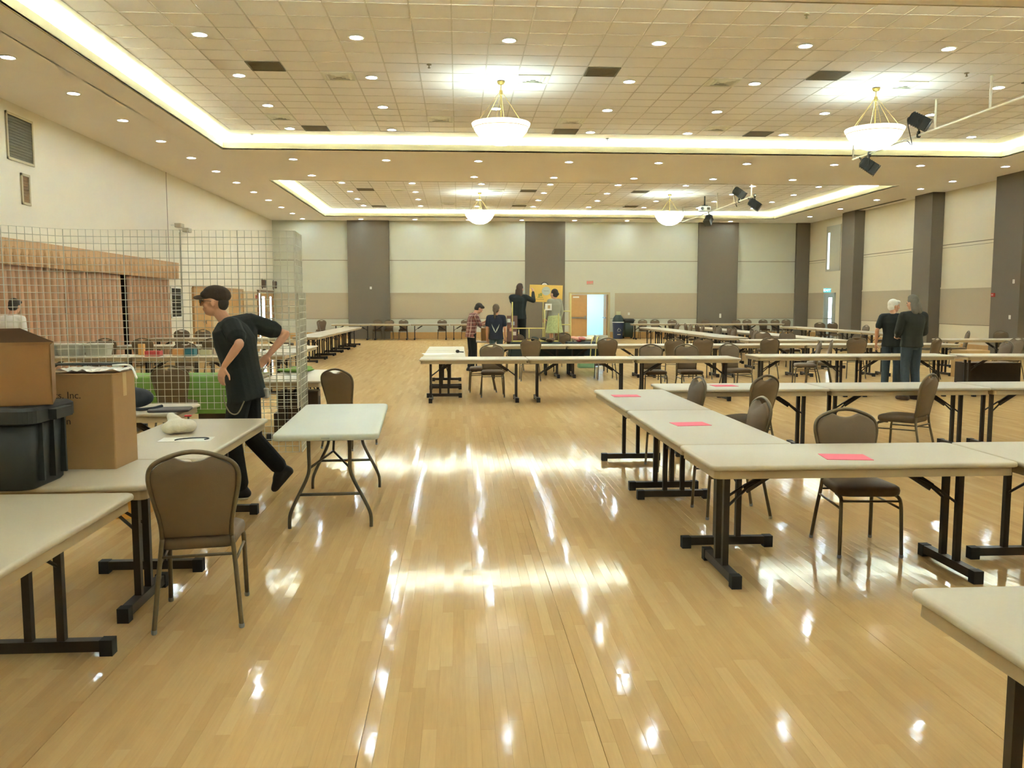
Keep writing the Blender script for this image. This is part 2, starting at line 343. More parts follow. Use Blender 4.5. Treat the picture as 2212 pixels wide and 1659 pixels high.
# ceiling: low soffit with sunken trays
TX0, TX1 = -6.05, 14.88
TRAYS = [(11.55, 23.05), (28.6, 40.1), (-5.5, 6.0)]
ys = [YF] + [v for t in sorted(TRAYS) for v in t] + [YR]
sof = MB()
for i in range(0, len(ys), 2): sof.box(XL, XR, ys[i], ys[i+1], ZS, ZS+.03)
for a, b in TRAYS: sof.box(XL, TX0, a, b, ZS, ZS+.03).box(TX1, XR, a, b, ZS, ZS+.03)
ceil = struct('ceiling', sof, CEILM, 'smooth pale soffit around the ceiling trays')
struct('ceiling', MB().box(XL-.2, XR+.2, YF-.2, YR+.2, 6.06, 6.2), CEILM, 'deck above the hall ceiling')
T = .615; GX0 = -.08 - 9*T; NX = 32
tilemesh = MB().box(.012, T-.012, .012, T-.012, ZT+.004, ZT+.02).mesh('ceiling_tile', TILEM)
for ti, (a, b) in enumerate(TRAYS):
    E_ = .62
    gy0 = [13.47-3*T, 29.05, -4.95][ti] ; NY = 17 if ti == 0 else 17
    gx1, gy1 = GX0 + NX*T, gy0 + NY*T
    z0, z1 = ZT, ZT+.03
    cm = MB().box(TX0-E_, TX1+E_, a-E_, gy0, z0, z1).box(TX0-E_, TX1+E_, gy1, b+E_, z0, z1).box(TX0-E_, GX0, gy0, gy1, z0, z1).box(gx1, TX1+E_, gy0, gy1, z0, z1)
    cm.box(TX0-E_-.03, TX0-E_, a-E_, b+E_, ZS, z1).box(TX1+E_, TX1+E_+.03, a-E_, b+E_, ZS, z1).box(TX0-E_, TX1+E_, a-E_-.03, a-E_, ZS, z1).box(TX0-E_, TX1+E_, b+E_, b+E_+.03, ZS, z1)
    cm.box(GX0, gx1, gy0, gy1, ZT+.03, ZT+.04)
    tr = struct('ceiling', cm, TRIMM, ['near','far','rearmost'][ti] + ' sunken ceiling tray with a lit cove')
    tb = MB()
    for i in range(NX+1): tb.box(GX0+i*T-.009, GX0+i*T+.009, gy0, gy1, ZT-.002, ZT+.02)
    for j in range(NY+1): tb.box(GX0, gx1, gy0+j*T-.009, gy0+j*T+.009, ZT-.0015, ZT+.019)
    obj('tile_grid', tb, TBARM, tr)
    cells = [(GX0+i*T, gy0+j*T) for i in range(NX) for j in range(NY)]
    if ti == 0:
        v = sorted([c for c in cells if in_frame(c[0]+T/2, c[1]+T/2, ZT, 30)], key=lambda c: c[1])[:300]
        for c in v:
            o = obj('ceiling_tile', tilemesh, parent=tr); o.location = (c[0], c[1], 0)
    else: v = []
    vs_ = set(v); fld = MB()
    for c in cells:
        if c not in vs_: fld.box(c[0]+.012, c[0]+T-.012, c[1]+.012, c[1]+T-.012, ZT+.004, ZT+.02)
    o = obj('ceiling_tile_field', fld, TILEM, tr); o['kind'] = 'stuff'
    # lip of the cove and the light strips lying behind it
    lt = struct('trim_%d' % (ti+1), MB().box(TX0-.03, TX0, a-.03, b+.03, ZS-.005, ZS+.185).box(TX1, TX1+.03, a-.03, b+.03, ZS-.005, ZS+.185)
                .box(TX0, TX1, a-.03, a, ZS-.005, ZS+.185).box(TX0, TX1, b, b+.03, ZS-.005, ZS+.185), LIPM, 'cream lip of the %s ceiling tray' % ['near','far','rearmost'][ti])
    nm = ['near','far','rearmost'][ti]; st = emit('cove_strip', (208, 238, 255), L_COVE)
    for lab, bx in (('left', (TX0-.36, TX0-.28, a, b)), ('right', (TX1+.28, TX1+.36, a, b)), ('rear', (TX0, TX1, b+.28, b+.36)), ('front', (TX0, TX1, a-.36, a-.28))):
        t = thing('cove_light', 'glowing cove light strip hidden behind the %s lip of the %s ceiling tray' % (lab, nm), 'light', ((bx[0]+bx[1])/2, (bx[2]+bx[3])/2, ZS+.03), 0, 'cove light strips')
        w, d = (bx[1]-bx[0])/2, (bx[3]-bx[2])/2
        obj('housing', MB().box(-w, w, -d, d, 0, .02), WHITEM, t)
        obj('tube', MB().box(-w+.008, w-.008, -d+.008, d-.008, .02, .05), st, t)

# ------------------------------------------------------------------ downlights
ring_me = MB().layers([[(r*math.cos(2*PI*k/20), r*math.sin(2*PI*k/20), z) for k in range(20)] for r, z in ((.135, 0), (.13, -.012), (.105, -.008), (.1, .02))], False, False).mesh('trim_ring', WHITEM, True)
lens_me = MB().add([(.05*math.cos(2*PI*k/10), .05*math.sin(2*PI*k/10), .003) for k in range(10)], [tuple(range(10))[::-1]]).mesh('lamp', emit('downlight_lamp', (208, 238, 255), L_DOWN))
refl_me = MB().layers([[(r*math.cos(2*PI*k/20), r*math.sin(2*PI*k/20), z) for k in range(20)] for r, z in ((.102, -.006), (.05, .003))], False, False).mesh('reflector', emit('downlight_reflector_glow', (250, 250, 255), 9.0, None, False))  # lamplight on the reflector put in as its own weaker glow
first = None
def downlight(x, y, z, label, grp):
    global first
    if first is None:
        first = thing('downlight', label, 'ceiling light', (x, y, z), 0, grp)
        obj('trim_ring', ring_me, parent=first); obj('lamp', lens_me, parent=first); obj('reflector', refl_me, parent=first)
    else: dup(first, label, (x, y, z - 0), 0, grp)
LX = [-4.1 + 2.478*i for i in range(8)]
for j in range(4):
    for i in range(8):
        if j == 1 and i in (2, 5): continue
        downlight(LX[i], 14.44+2.46*j, ZT-.007, 'near-tray downlight, %s row from its rear lip, %s from the left' % (ORD[3-j], ORD[i]), 'downlights of the near tray')
        downlight(LX[i], 31.25+2.36*j, ZT-.007, 'far-tray downlight, %s row from its rear lip, %s from the left' % (ORD[3-j], ORD[i]), 'downlights of the far tray')
        if j in (0, 2): downlight(LX[i], -4.2+2.46*j*1.6, ZT-.007, 'downlight of the tray behind the camera, %s row, %s from the left' % (ORD[j//2], ORD[i]), 'downlights behind the camera')
for i, x in enumerate([-4.53+2.555*k for k in range(9)]):
    downlight(x, 24.45, ZS-.006, 'round downlight on the soffit behind the near tray, %s from the left' % ORD[i], 'downlights on the cross soffit')
    downlight(x, 8.8, ZS-.006, 'round downlight on the soffit before the near tray, %s from the left' % ORD[i], 'downlights overhead')
for i, x in enumerate([-4.52, .52, 3.04, 5.6, 8.16, 10.76, 16.1]):
    downlight(x, 27.45, ZS-.006, 'round downlight on the soffit before the far tray, %s from the left' % ORD[i], 'downlights on the cross soffit')
for i in range(8): downlight(-4.55+2.53*i, 41.2, ZS-.006, 'round downlight on the soffit at the end wall, %s from the left' % ORD[i], 'downlights along the end wall')
for i in range(12):
    downlight(-7.27, 14.8+2.4*i, ZS-.006, 'round downlight above the left wall, %s from the camera end' % ORD[i], 'downlights along the left wall')
for i in range(6): downlight(16.05, 14.8+4.9*i if i < 2 else 29.3+2.42*(i-2)*1.3, ZS-.006, 'round downlight above the right wall, %s from the camera end' % ORD[i], 'downlights along the right wall')
for i in range(3):
    for X_ in (-7.27, 16.05): downlight(X_, 2.5+4.9*i-.1, ZS-.006, 'round downlight over the %s aisle beside the camera, %s from the front' % ('left' if X_ < 0 else 'right', ORD[i]), 'downlights overhead')

# ------------------------------------------------------------------ bowl pendants
BOWLM = emit('alabaster_bowl', (255, 246, 228), L_BOWL, (245, 238, 222), False)
UPM = emit('pendant_lamps', (204, 242, 255), L_UP)
def pendant():
    t = thing('bowl_pendant', '', 'pendant light')
    obj('canopy', MB().lathe([(.012, -.06), (.05, -.055), (.075, -.02), (.08, 0)], 16), BRASS, t)
    obj('stem', MB().tube([(0,0,-.05), (0,0,-.85)], .011, 8), BRASS, t)
    pr = [(.02, -1.21), (.16, -1.195), (.3, -1.14), (.42, -1.05), (.5, -.95), (.535, -.885)]
    obj('bowl', MB().lathe(pr, 36, cap1=False), BOWLM, t, True)
    obj('rim', MB().lathe([(.535, -.885), (.545, -.88), (.575, -.80), (.565, -.79), (.53, -.87)], 36, cap0=False, cap1=False), emit('bowl_rim', (255, 246, 228), .75, (245, 238, 222), False), t, True)
    obj('rim_line', MB().tube([(.542*math.cos(2*PI*k/36), .542*math.sin(2*PI*k/36), -.884) for k in range(36)], .006, 6, True), BRASS, t)
    obj('hub', MB().lathe([(.01, -.26), (.03, -.25), (.032, -.17), (.012, -.15)], 10), BRASS, t)
    for k in range(6):
        a = 2*PI*k/6+.3; obj('suspension_rod', MB().tube([(.03*math.cos(a), .03*math.sin(a), -.2), (.5*math.cos(a), .5*math.sin(a), -.82)], .004, 5), BRASS, t)
    obj('lamp_cluster', MB().lathe([(.2, -.98), (.36, -.97), (.36, -.965), (.05, -.95)], 12), UPM, t)
    return t
p0 = pendant(); p0.location = (.85, 17.05, ZT-.01)
PL = [(.85, 17.05, 'left bowl pendant hanging from the near tray'), (8.36, 17.1, 'right bowl pendant hanging from the near tray beside the white lighting pipe'),
      (.85, 33.7, 'left bowl pendant hanging from the far tray'), (8.32, 33.75, 'right bowl pendant hanging from the far tray'),
      (.85, .3, 'left bowl pendant of the tray behind the camera'), (8.36, .3, 'right bowl pendant of the tray behind the camera')]
for i, (x, y, l) in enumerate(PL):
    l = 'glowing white ' + l; g = 'bowl pendants'
    if i == 0: p0['label'] = l; p0['group'] = g
    else: dup(p0, l, (x, y, ZT-.01), 0, g)

# ------------------------------------------------------------------ ceiling vents, pipes, stage lamps
def snap(x, y, gy0=13.47-3*T): return (GX0 + (round((x-GX0)/T-.5)+.5)*T, gy0 + (round((y-gy0)/T-.5)+.5)*T)
VF = MB().layers([[(sx*r, sy*r, z) for sx, sy in ((1,1),(-1,1),(-1,-1),(1,-1))] for r, z in ((.305, 0), (.305, -.014), (.275, -.014), (.275, -.002))], True, True)
def vent(dark):
    t = thing('ceiling_vent', '', 'vent')
    obj('frame', VF, GRILLE if dark else WHITEM, t)
    if dark:
        sl = MB().box(-.27, .27, -.009, .009, -.010, -.007).mesh('slat', mat('vent_slat', (128, 116, 92), .7))
        for k in range(12):
            o = obj('slat', sl, parent=t); o.location = (0, -.25+k*.0455, 0)
    else:
        for r in (.23, .16, .09):
            obj('louvre', MB().layers([[(sx*q, sy*q, z) for sx, sy in ((1,1),(-1,1),(-1,-1),(1,-1))] for q, z in ((r, -.004), (r-.035, -.022), (r-.04, -.02), (r-.008, -.003))], False, False), WHITEM, t)
    return t
vd, vw = vent(True), vent(False)
DV = [(-3.5,16.3,'near tray by the left cove'), (2.75,16.4,'near tray between the pendants, left one'), (7.05,16.5,'near tray just left of the right pendant'), (11.4,16.5,'near tray beyond the lighting pipe'),
      (-3.3,21.6,'near tray rear edge on the left'), (2.6,21.5,'near tray rear edge in the middle'), (7.8,21.5,'near tray rear edge on the right')]
WV = [(-2.25,16.6,'near tray left of the left pendant'), (1.5,16.6,'near tray right of the left pendant'), (5.05,16.7,'near tray middle'), (8.95,16.8,'near tray right of the right pendant'),
      (-4.0,20.7,'near tray far left'), (-.35,20.8,'near tray rear, just left of the left pendant'), (2.7,20.8,'near tray rear, right of the left pendant'), (6.1,20.9,'near tray rear between the pendants')]
fi = [True, True]
for lst, pr, ad, k in ((DV, vd, 'dark square return grille', 0), (WV, vw, 'white square ceiling diffuser', 1)):
    for tr_, dy, g0 in (('near', 0, 13.47-3*T), ('far', 16.75, 29.05)):
        for x, y, l in lst:
            if tr_ == 'far' and x > 11: continue
            x, y = snap(x, y+dy, g0); l = '%s, %s' % (ad, l.replace('near', tr_)); loc = (x, y, ZT-.004)
            if fi[k]: pr.location = loc; pr['label'] = l; pr['group'] = ad + 's'; fi[k] = False
            else: dup(pr, l, loc, 0, ad + 's')
t = thing('slot_diffuser', 'long dark slot diffuser in the soffit along the right wall', 'vent', (16.97, 34.6, ZS))
obj('frame', MB().box(-.07, .07, -2.5, 2.5, -.012, 0), GRILLE, t); obj('slot', MB().box(-.04, .04, -2.45, 2.45, -.016, -.01), BLACKM, t)
def pipe(y0, y1, hang, label):
    t = thing('lighting_pipe', label, 'pipe', (10.06, y0, 5.34), 0, 'white lighting pipes')
    obj('rail', MB().tube([(0,0,0), (0,y1-y0,0)], .024, 10), WHITEM, t, True)
    for h in hang:
        d = obj('dropper', MB().tube([(0,h-y0,.0), (0,h-y0,ZT-5.345)], .024, 10), WHITEM, t, True)
        obj('ceiling_plate', MB().lathe([(.06, ZT-5.355), (.06, ZT-5.345)], 12, (0, h-y0, 0)), WHITEM, d)
    obj('elbow', MB().ell((0, y1-y0, 0), (.034, .034, .034)), WHITEM, t, True)
pipe(12.6, 21.7, (13.9, 16.02, 17.9, 21.68), 'white pipe hung under the near tray beside the right pendant')
pipe(28.9, 38.4, (29.3, 31.2, 33.2, 38.3), 'white pipe hung under the far tray by the projector')
def stage_lamp(y, aim, up, label):
    t = thing('stage_lamp', label, 'stage light', (10.06, y, 5.34), 0, 'stage lamps on the pipes')
    d = Vector(aim).normalized(); s_ = -1 if not up else 1; c = Vector((0, 0, s_*.30))
    obj('clamp', MB().bar((0,0,-.05*s_), (0,0,.09*s_), .05, .05).box(-.04,.04,-.02,.02,-.035,.035), BLACKM, t)
    rt = d.cross(Vector((0,0,1))).normalized()
    obj('yoke', MB().tube([c+rt*.15, c+rt*.155+Vector((0,0,-s_*.16)), Vector((0,0,s_*.09)), c-rt*.155+Vector((0,0,-s_*.16)), c-rt*.15], .012, 6), BLACKM, t)
    u = rt.cross(d)
    def ring(o, a, b): return [c + d*o + rt*x*a + u*z*b for x, z in ((-1,-1),(1,-1),(1,1),(-1,1))]
    body = obj('housing', MB().layers([ring(-.22,.07,.07), ring(-.19,.1,.12), ring(.06,.11,.13), ring(.08,.13,.13), ring(.2,.13,.13)]), BLACKM, t)
    obj('lens', MB().layers([ring(.2,.115,.115), ring(.206,.115,.115)]), DARKG, body)
    obj('gel_frame', MB().layers([ring(.215,.14,.14), ring(.228,.14,.14)]), BLACKM, body)
    for k in range(5): obj('cooling_fin', MB().layers([ring(-.17+k*.05,.115,.14), ring(-.16+k*.05,.115,.14)]), BLACKM, body)
    obj('cable', MB().tube(catmull([c-d*.2, c-d*.25+Vector((0,.05,-.08*s_)), Vector((.03,.32,-.14)), (0.02,.5,-.03), (0,.75,.026)], 5), .009, 6), BLACKM, t)
stage_lamp(18.55, (.75, -.5, -.55), True, 'black stage lamp standing above the near white pipe')
stage_lamp(20.8, (.8, -.35, -.62), False, 'black stage lamp hanging under the end of the near white pipe')
stage_lamp(28.95, (.8, -.2, -.6), False, 'black stage lamp hanging at the camera end of the far white pipe')
stage_lamp(30.6, (.7, -.5, -.6), True, 'black stage lamp standing above the far white pipe')
stage_lamp(34.3, (-.5, -.6, -.75), False, 'black stage lamp hanging at the rear of the far white pipe')
t = thing('projector', 'white ceiling projector on a short black pole beside the far pipe', 'projector', (9.85, 34.2, 5.36))
obj('pole', MB().tube([(0,0,.22), (0,0,ZT-5.365)], .03, 8), BLACKM, t); obj('case', MB().layers(rbox(.42, .36, 0, .2, .05, .015)), WHITEM, t)
obj('lens', MB().tube([(-.14,-.17,.1), (-.14,-.215,.1)], .06, 14), DARKG, t); obj('bracket', MB().box(-.1,.1,-.1,.1,.2,.235), BLACKM, t)
obj('intake_grille', MB().box(.05,.17,-.184,-.178,.05,.15), GRILLE, t)
sp = MB().lathe([(.012, -.07), (.03, -.06), (.012, -.05), (.012, -.02), (.045, -.012), (.045, 0)], 10).mesh('sprinkler', mat('sprinkler_metal', (150, 138, 110), .4, metal=.5))
for i, (x, y, l) in enumerate([(-.5, 15.95, 'near tray beside the left pendant'), (3.9, 22.6, 'near tray by its rear lip in the middle'), (-5.2, 22.6, 'near tray by its rear left corner'), (10.6, 22.6, 'near tray by its rear lip on the right'), (5.2, 12.9, 'near tray close to the camera on the right'), (9.5, 15.9, 'near tray between right pendant and pipe'), (2.0, 40.0, 'far tray by its rear lip')]):
    o = obj('sprinkler_head', sp); o.location = (x, y, ZT-.004); tag(o, 'small sprinkler head in the ' + l, 'sprinkler', 'sprinkler heads')

# ------------------------------------------------------------------ left wall: curtains, grilles, doors
def sheet(y0, y1, z0, z1, x, amp, per, top_amp, m, seed=1, thick=.012):
    r = random.Random(seed); n = max(24, int((y1-y0)/per*14)); mb = MB(); rows = 6; vs = []; ph = r.random()*6
    for side in (0, 1):
        for j in range(rows):
            zz = z0 + (z1-z0)*j/(rows-1); k = amp + (top_amp-amp)*j/(rows-1)
            for i in range(n+1):
                y = y0 + (y1-y0)*i/n; u_ = ((y-y0)/per+ph+.12*math.sin(y*1.7+seed)) % 1; w = 1-2*math.exp(-((u_-.5)/.15)**2)-.25*math.exp(-((u_-.15)/.1)**2)
                vs.append((x + k*(1+w) + thick*(1-side), y, zz))
    fs = []; q = n+1
    for s_ in (0, 1):
        for j in range(rows-1):
            for i in range(n):
                a = s_*rows*q + j*q + i; f = (a, a+1, a+q+1, a+q); fs.append(f if s_ else f[::-1])
    h = rows*q
    for i in range(n): fs += [(i, i+1, h+i+1, h+i), ((rows-1)*q+i, h+(rows-1)*q+i, h+(rows-1)*q+i+1, (rows-1)*q+i+1)]
    for j in range(rows-1): fs += [(j*q, h+j*q, h+(j+1)*q, (j+1)*q), (j*q+n, (j+1)*q+n, h+(j+1)*q+n, h+j*q+n)]
    return mb.add(vs, fs)
w1 = struct('window_1', MB().box(XL, XL+.03, 13.5, 26.4, .05, 2.5), DARKG, 'dark window wall behind the curtains')
CU = [(13.6, 16.4, 'nearest the camera, mostly outside the frame'), (16.5, 19.6, 'behind the person in white'), (19.7, 22.68, 'just left of the dark gap'), (23.2, 26.35, 'right of the dark gap, at the end of the valance')]
for i, (a, b, l) in enumerate(CU):
    t = thing('curtain', 'rose-beige pleated floor-length curtain ' + l, 'curtain', (XL+.08, a, 0), 0, 'rose-beige curtains')
    obj('drape', sheet(0, b-a, .03, 2.48, 0, .10, .30, .075, CURT, i+2), CURT, t, True)
    obj('rod', MB().tube([(.06, 0, 2.49), (.06, b-a, 2.49)], .015, 8), WHITEM, t)
t = thing('valance', 'pleated rose-beige valance running above the curtains', 'valance', (XL, 13.5, 2.42))
obj('board', MB().box(0, .3, 0, 13.5, .46, .5), VALM, t)
obj('return_panel', MB().box(0.01, .3, 13.46, 13.49, .02, .46), VALM, t)
NP = 44; per = 13.5/NP
vm = MB(); rows = [(.5, 0), (.36, 0), (.25, .35), (.12, .8), (0, 1)]; vs = []; fs = []
for z, k in rows:
    for i in range(NP*10+1):
        u = (i % 10)/10; w = abs(u-.5)*2          # 1 at the pinch, 0 between
        vs.append((.34 + .03*k*(1-w) - (.012+.20*k)*math.exp(-((1-w)/(.12+.3*k))**2), i*per/10, z))
q = NP*10+1
for j in range(len(rows)-1):
    for i in range(q-1): fs.append((j*q+i, j*q+i+1, (j+1)*q+i+1, (j+1)*q+i))
obj('pleated_face', vm.add(vs, fs), VALM, t)
def grille(y0, y1, z0, z1, label, n, m=GRILLE):
    t = thing('wall_grille', label, 'vent', (XL, (y0+y1)/2, z0)); w = (y1-y0)/2; h = z1-z0
    obj('frame', MB().box(0,.03,-w,-w+.05,0,h).box(0,.03,w-.05,w,0,h).box(0,.03,-w,w,0,.05).box(0,.03,-w,w,h-.05,h), mat('grille_frame', (196,178,140), .6), t)
    obj('back_plate', MB().box(0,.006,-w,w,0,h), m, t)
    for k in range(n): obj('slat', MB().bar((.012, -w+.05, .06+(h-.12)*k/(n-1)), (.012, w-.05, .06+(h-.12)*k/(n-1)), .02, .006, (1,0,1)), m, t)
grille(17.78, 18.85, 4.52, 5.45, 'large dusty grille high on the left wall', 15)
grille(18.26, 18.62, 3.69, 4.32, 'narrow brown panel grille under the large one on the left wall', 9, mat('brown_grille', (150, 118, 80), .7))
t = thing('notice_case', 'tall narrow dark glass panel on the left wall beside the curtains', 'wall panel', (XL, 27.6, 1.24))
obj('frame', MB().box(0,.04,-.5,-.46,0,.96).box(0,.04,.46,.5,0,.96).box(0,.04,-.5,.5,0,.04).box(0,.04,-.5,.5,.92,.96), WHITEM, t)
obj('pane', MB().box(0,.02,-.47,.47,.03,.93), DARKG, t)
for a in range(1, 4): obj('glazing_bar', MB().box(.02,.03,-.46,.46,.96*a/4-.008,.96*a/4+.008), WHITEM, t)
def leaf_door(name, par_y, w, h, parent, flip=1):
    d = obj('door_leaf', MB().box(0, .045, par_y, par_y+w, .01, h), WOODD, parent); return d
d1 = struct('door_1', MB().box(XL, XL+.07, 29.25, 29.33, 0, 2.28).box(XL, XL+.07, 35.83, 35.91, 0, 2.28).box(XL, XL+.07, 29.25, 35.91, 2.2, 2.28), mat('oak_frame', (176, 132, 78), .5), 'wide range of oak doors on the left wall')
for k in range(6): 
    lf = obj('door_leaf', MB().box(XL, XL+.05, 29.34+k*1.082, 29.34+k*1.082+1.075, .01, 2.2), WOODD if k < 2 or k > 3 else mat('pale_door', (212, 190, 150), .6), d1)
    obj('door_handle', MB().bar((XL+.09, 29.34+k*1.082+(.97 if k % 2 == 0 else .1), .98), (XL+.09, 29.34+k*1.082+(.97 if k % 2 == 0 else .1), 1.12), .02, .02).bar((XL+.05, 29.34+k*1.082+(.97 if k % 2 == 0 else .1), 1.05), (XL+.09, 29.34+k*1.082+(.97 if k % 2 == 0 else .1), 1.05), .015, .015), GLIDE, lf)
DAY = emit('daylight_pane', (226, 244, 255), 2.6)
d2 = struct('door_2', MB().box(XL, XL+.06, 38.55, 38.68, 0, 2.3).box(XL, XL+.06, 41.75, 41.85, 0, 2.3).box(XL, XL+.06, 38.55, 41.85, 2.19, 2.3).box(XL, XL+.05, 38.98, 39.08, 0, 2.2), mat('brown_frame', (150, 116, 76), .5), 'double doors with narrow lit panes near the far left corner')
obj('sidelight_pane', MB().box(XL, XL+.03, 38.7, 38.98, .15, 2.17), DAY, d2)
for a, p in ((39.1, 39.3), (40.4, 40.88)):
    lf = obj('door_leaf', MB().box(XL, XL+.05, a, a+1.26, .01, 2.18), WOODD, d2)
    obj('pane', MB().box(XL+.05, XL+.055, p, p+(.5 if a < 40 else .32), .75, 2.02), DAY, lf)
    obj('push_bar', MB().bar((XL+.1, a+.1, 1.0), (XL+.1, a+1.15, 1.0), .04, .05), GLIDE, lf)
for y, l in ((39.6, 'left'), (41.95, 'right')):
    t = thing('wall_speaker', 'small dark speaker on the wall above the %s side of the glazed doors' % l, 'speaker', (XL, y, 2.42), 0, 'small wall speakers')
    obj('cabinet', MB().box(0,.16,-.13,.13,0,.34), mat('speaker_brown', (104, 82, 62), .7), t); obj('cone', MB().tube([(.16,0,.23),(.168,0,.23)], .075, 12), BLACKM, t)
    obj('tweeter', MB().tube([(.16,0,.08),(.168,0,.08)], .04, 10), BLACKM, t); obj('bracket', MB().box(0,.02,-.05,.05,-.06,.4), BLACKM, t)
RED = mat('alarm_red', (186, 62, 44), .5)
t = thing('fire_alarm', 'small red fire alarm on the left wall beside the glazed doors', 'fire alarm', (XL, 38.3, 1.9)); obj('case', MB().box(0,.05,-.06,.06,0,.16), RED, t); obj('handle', MB().box(.05,.06,-.04,.04,.05,.07), WHITEM, t)
t = thing('fire_alarm', 'small red fire alarm on the nearest right-hand pilaster', 'fire alarm', (16.95, 26.3, 1.9)); obj('case', MB().box(-.05,0,-.07,.07,0,.12), RED, t); obj('handle', MB().box(-.06,-.05,-.04,.04,.05,.07), WHITEM, t)
for y, z0, l in ((27.4, 4.02, 'left'), (28.15, 3.94, 'right')):
    t = thing('wall_bracket', 'small pale flood fixture high on the left wall, %s one of the pair' % l, 'wall fixture', (XL, y, z0), 0, 'pale wall fixtures')
    obj('arm', MB().bar((0,0,.08), (.2,0,.08), .03, .03), WHITEM, t); obj('head', MB().layers(rbox(.2, .36, 0, .13, .03, .01, .26, 0)), mat('fixture_grey', (186, 174, 148), .6), t)
obj('conduit', MB().tube([(XL+.012, 28.15, 3.94), (XL+.012, 28.15, 2.3)], .012, 6), CREAM2, wl)

# ------------------------------------------------------------------ rear doorway, corridor, signs, bins
dr = struct('door_3', MB().box(DX0-.06, DX0+.04, YR-.03, YR+.2, 0, DZ+.06).box(DX1-.04, DX1+.06, YR-.03, YR+.2, 0, DZ+.06).box(DX0, DX1, YR-.03, YR+.2, DZ-.05, DZ+.06), mat('door_frame_cream', (196, 176, 128), .5), 'double door in the end wall with its right leaf open')
lf = obj('door_leaf', MB().box(DX0+.05, 6.33, YR+.02, YR+.065, .01, DZ-.06), WOODD, dr)
obj('panic_bar', MB().bar((DX0+.1, YR-.03, 1.0), (6.25, YR-.03, 1.0), .05, .06).box(6.2, 6.28, YR-.03, YR+.03, .93, 1.1), GLIDE, lf)
obj('door_closer', MB().box(5.62, 5.92, YR-.03, YR+.02, 1.98, 2.05), WHITEM, lf)
lf = obj('door_leaf', MB().box(DX1-.11, DX1-.065, YR+.06, YR+.92, .01, DZ-.06), WOODD, dr)
obj('panic_bar', MB().bar((DX1-.14, YR+.12, 1.0), (DX1-.14, YR+.85, 1.0), .05, .06), GLIDE, lf)
CORR = mat('corridor_wall', (196, 224, 236), .6, var=.02)
struct('wall_corridor', MB().box(5.0, 5.1, YR+.2, YR+4.4, 0, 2.7).box(8.2, 8.3, YR+.2, YR+4.4, 0, 2.7).box(5.0, 8.3, YR+4.3, YR+4.4, 0, 2.7).box(5.0, 8.3, YR+.2, YR+4.4, 2.7, 2.8), CORR, 'pale blue lit corridor beyond the open door')
t = thing('corridor_light', 'bright corridor ceiling light seen through the open door', 'ceiling light', (6.9, YR+2.6, 2.7)); obj('diffuser', MB().box(-.3,.3,-.6,.6,-.04,-.012), emit('corridor_lamp', (210, 240, 255), 26), t); obj('frame', MB().box(-.34,.34,-.64,.64,-.012,0), WHITEM, t)
t = thing('corridor_rack', 'blue edged coat hooks seen through the open door', 'rack', (5.1, YR+2.0, 1.2)); obj('rail', MB().box(0,.03,-.6,.6,.3,.4), mat('hook_blue', (70,120,160), .5), t)
for k in range(5): obj('hook', MB().bar((.03,-.5+k*.25,.35), (.12,-.5+k*.25,.3), .02, .05), mat('hook_blue', (70,120,160), .5), t)
def exit_sign(loc, rz, label, face, txt, glow):
    t = thing('exit_sign', label, 'sign', loc, rz)
    obj('case', MB().layers([[(x, y, z) for x, z in ((-.17,0),(.17,0),(.17,.2),(-.17,.2))] for y in (0, -.05)]), mat('sign_case', (190, 176, 140), .5), t)
    obj('face', MB().box(-.16,.16,-.054,-.05,.01,.19), face, t)
    o = obj('lettering', text_mesh('EXIT', .15), txt, t); o.rotation_euler = (PI/2, 0, 0); o.location = (0, -.056, .1)
exit_sign((6.45, YR-.0, 2.62), 0, 'red EXIT sign above the rear double door', mat('sign_face', (186, 160, 130), .5), emit('exit_red', (230, 70, 84), .35, None, False), 0)
exit_sign((16.9, 38.55, 2.2), -25, 'glowing cyan EXIT sign in the far right corner', emit('exit_face', (40, 150, 170), .8, None, False), emit('exit_cyan', (190, 255, 250), 3.0, None, False), 1)
d4 = struct('door_4', MB().box(XR-.06, XR, 38.75, 38.85, 0, 2.2).box(XR-.06, XR, 39.85, 39.95, 0, 2.2).box(XR-.06, XR, 38.75, 39.95, 2.12, 2.2), mat('grey_door_frame', (176, 178, 168), .5), 'glazed exit door in the far right corner')
lf = obj('door_leaf', MB().box(XR-.04, XR, 38.85, 39.85, .01, 2.12), mat('grey_blue_door', (168, 178, 178), .5), d4)
obj('pane', MB().box(XR-.045, XR-.04, 39.05, 39.4, .5, 1.98), DAY, lf); obj('push_bar', MB().bar((XR-.1, 38.95, 1.0), (XR-.1, 39.75, 1.0), .05, .05), GLIDE, lf)
w2 = struct('window_2', MB().box(XR-.03, XR, 38.4, 39.9, 3.2, 5.3), mat('grey_reveal', (190, 182, 158), .6), 'tall pale recess above the far right exit door'); obj('pane', MB().box(XR-.034, XR-.03, 39.5, 39.72, 3.3, 5.0), emit('dim_daylight', (200, 220, 235), .8), w2)
def plate(loc, rz, label, h=.12):
    t = thing('outlet_plate', label, 'outlet', loc, rz, 'wall plates'); obj('plate', MB().box(-.045,.045,-.008,0,-h/2,h/2), WHITEM, t)
    for k in (-1, 1): obj('socket', MB().box(-.018,.018,-.011,-.008,k*h*.22-.014,k*h*.22+.014), mat('socket_grey', (180,176,160), .5), t)
plate((16.95, 25.35, 2.36), -90, 'upper white plate on the nearest right-hand pilaster'); plate((16.95, 25.45, 1.27), -90, 'lower white outlet plate on the nearest right-hand pilaster')
plate((12.95, YR-.16, 1.1), 0, 'white outlet plate low on the taupe panel right of the rear door', .2); plate((-4.2, YR-.16, 2.45), 0, 'small pale plate halfway up the leftmost taupe panel'); plate((8.4, YR-.012, 1.2), 0, 'small dark-rimmed plate on the tan dado right of the bins')
